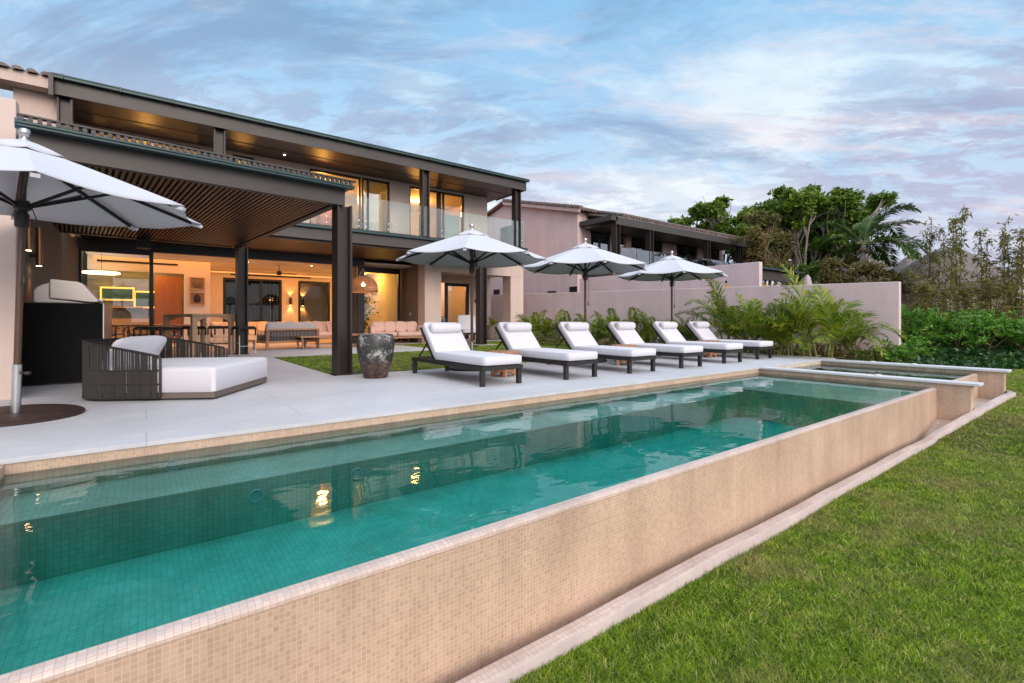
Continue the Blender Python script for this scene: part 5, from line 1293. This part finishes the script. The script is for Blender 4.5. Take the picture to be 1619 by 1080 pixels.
for i, (px, D, s_) in enumerate(HL):
    x, y = gp(px, D); zb = bank_z(x, y)-.05; k = i % 3
    if not hu[k]: o = hp[k]; hu[k] = True; o['label'] = HT[i]; o.location = (x, y, zb); o.rotation_euler[2] = i*1.1; o.scale = (1.0+.12*sin(i*2.1), 1.0+.12*cos(i*1.7), s_*(.88+.17*sin(i*2.7)))
    else: o = dup(hp[k], (x, y, zb), i*1.1, HT[i]); o.scale = (1.0+.12*sin(i*2.1), 1.0+.12*cos(i*1.7), s_*(.88+.17*sin(i*2.7)))
# low dark ground cover on the bank
Q = []
for _ in range(15000):
    px = RNG.uniform(1335, 1760); D = RNG.uniform(12.05, 14.9)
    if px < 1385 and D < 12.9: continue
    x, y = gp(px, D)
    if x < 12.75 and y < 4.7: continue
    b = .16*(.6+.5*sin(x*4.1)*cos(y*3.7)+.4*sin(x*9+y*7)); Q.append((x, y, bank_z(x, y) + max(.02, b)*RNG.uniform(.2, 1.25)))
V, F = leaf_cloud(np.array(Q), .13, .55, -.15); kind(npmesh('ground_cover', V, F, leaf_cover), 'stuff', 'low dark green ground cover carpeting the bank below the hedge')
Q = []
for _ in range(5200):      # undergrowth at the foot of the palms along the wall
    t_ = RNG.uniform(0, 15.5); o_ = RNG.uniform(.15, 1.5); x = 15.2-.07*t_-o_; y = 3.85+.9976*t_
    if y < 4.75 and x < 13.15: continue
    Q.append((x, y, RNG.uniform(0, 1)**1.6*.45*(1-o_/1.9) - .04))
V, F = leaf_cloud(np.array(Q), .14, .45, -.2); kind(npmesh('undergrowth', V, F, leaf_dry), 'stuff', 'scrubby dark undergrowth at the foot of the palms')
# distant belt of trees beyond the plots
Q = []
for k in range(60):
    a = RNG.uniform(1180, 1900); D = RNG.uniform(60, 80); x, y = gp(a, D); r = RNG.uniform(2, 3.5)
    Q.append(cloud_points((x, y, RNG.uniform(.8, 1.8)), r, 160))
V, F = leaf_cloud(np.concatenate(Q), .8, .5); kind(npmesh('distant_trees', V, F, leaf_dry), 'stuff', 'far low belt of trees beyond the gardens')
# ------------------------------------------------------------------ grass blades
def blades(name, tufts, per, hmin, hmax, wid, label, rad=.016):
    nt = len(tufts); k = np.repeat(np.arange(nt), per); n = len(k)
    D = np.maximum(1, np.hypot(tufts[:, 0], tufts[:, 1]))
    pts = tufts[k] + np.concatenate([RNG.normal(size=(n, 2))*(rad*(1+.06*D[k]))[:, None], np.zeros((n, 1))], 1)
    th = RNG.uniform(.6, 1.25, nt)[k]; tb = RNG.uniform(0, 2*pi, nt)[k] + RNG.normal(size=n)*.8
    a = RNG.uniform(0, 2*pi, n); h = (RNG.uniform(hmin, hmax, n)*th)[:, None]; w = wid[k][:, None] if hasattr(wid, '__len__') else wid
    d = np.stack([np.cos(a), np.sin(a), np.zeros(n)], 1); ln = RNG.uniform(.3, 1.5, n)[:, None]
    tip = np.stack([np.cos(tb), np.sin(tb), np.zeros(n)], 1)*ln*h + np.array([0, 0, 1])*h*(1-.28*ln)
    V = np.stack([pts - d*w*.5, pts + d*w*.5, pts + tip], 1).reshape(-1, 3)
    o = npmesh(name, V, np.arange(n*3).reshape(n, 3), blade_m)
    tint = np.clip(RNG.beta(2.2, 2.2, nt)[k] + RNG.normal(size=n)*.10, 0, 1); dry = RNG.random(n) < .05; tint[dry] = RNG.uniform(.85, 1, dry.sum())
    at = o.data.attributes.new('tint', 'FLOAT', 'FACE'); at.data.foreach_set('value', tint.astype('f'))
    return kind(o, 'stuff', label)
lz = np.vectorize(lawn_z); cy_ = np.vectorize(curb_y)
def lawn_pts(n, dmin, dmax):
    D = RNG.uniform(dmin**.5, dmax**.5, n)**2; px = RNG.uniform(620, 1660, n)
    l_ = (px-809.5)/764.5*D; x = .603*D+.798*l_; y = .798*D-.603*l_
    k = ((y < cy_(x)-.02) | ((x > 12.75) & (y < 4.2) & (D < 13))) & (x < 18.6); x, y, D = x[k], y[k], D[k]
    return np.stack([x, y, lz(x, y)-.004], 1), D
Pn, Dn = lawn_pts(185000, 1.5, 19.0)
ex = np.linspace(-.5, 12.3, 1500) + RNG.normal(size=1500)*.02; ey = cy_(ex)-.03-np.abs(RNG.normal(size=1500))*.03
Pe = np.stack([ex, ey, lz(ex, ey)], 1)
blades('lawn_grass', Pn, 7, .018, .044, .003 + .0016*Dn, 'clipped green lawn grass with dry patches beside the pool wall')
blades('edge_grass', Pe, 5, .025, .07, .0055, 'longer tufts of grass along the foot of the kerb')
gx = RNG.uniform(2.5, 13.1, 30000); gy = RNG.uniform(8.07, 17, 30000); k = ~((gy > 12.97) & (gx < 7.25)); gx, gy = gx[k], gy[k]
k = ~((gx > 9.45) & (gx < 10.35) & (gy > 14.4) & (gy < 15.25)); gx, gy = gx[k], gy[k]
blades('garden_grass', np.stack([gx, gy, np.full(len(gx), -.02)], 1), 6, .02, .05, .013, 'strip of lawn between the loungers and the terrace')
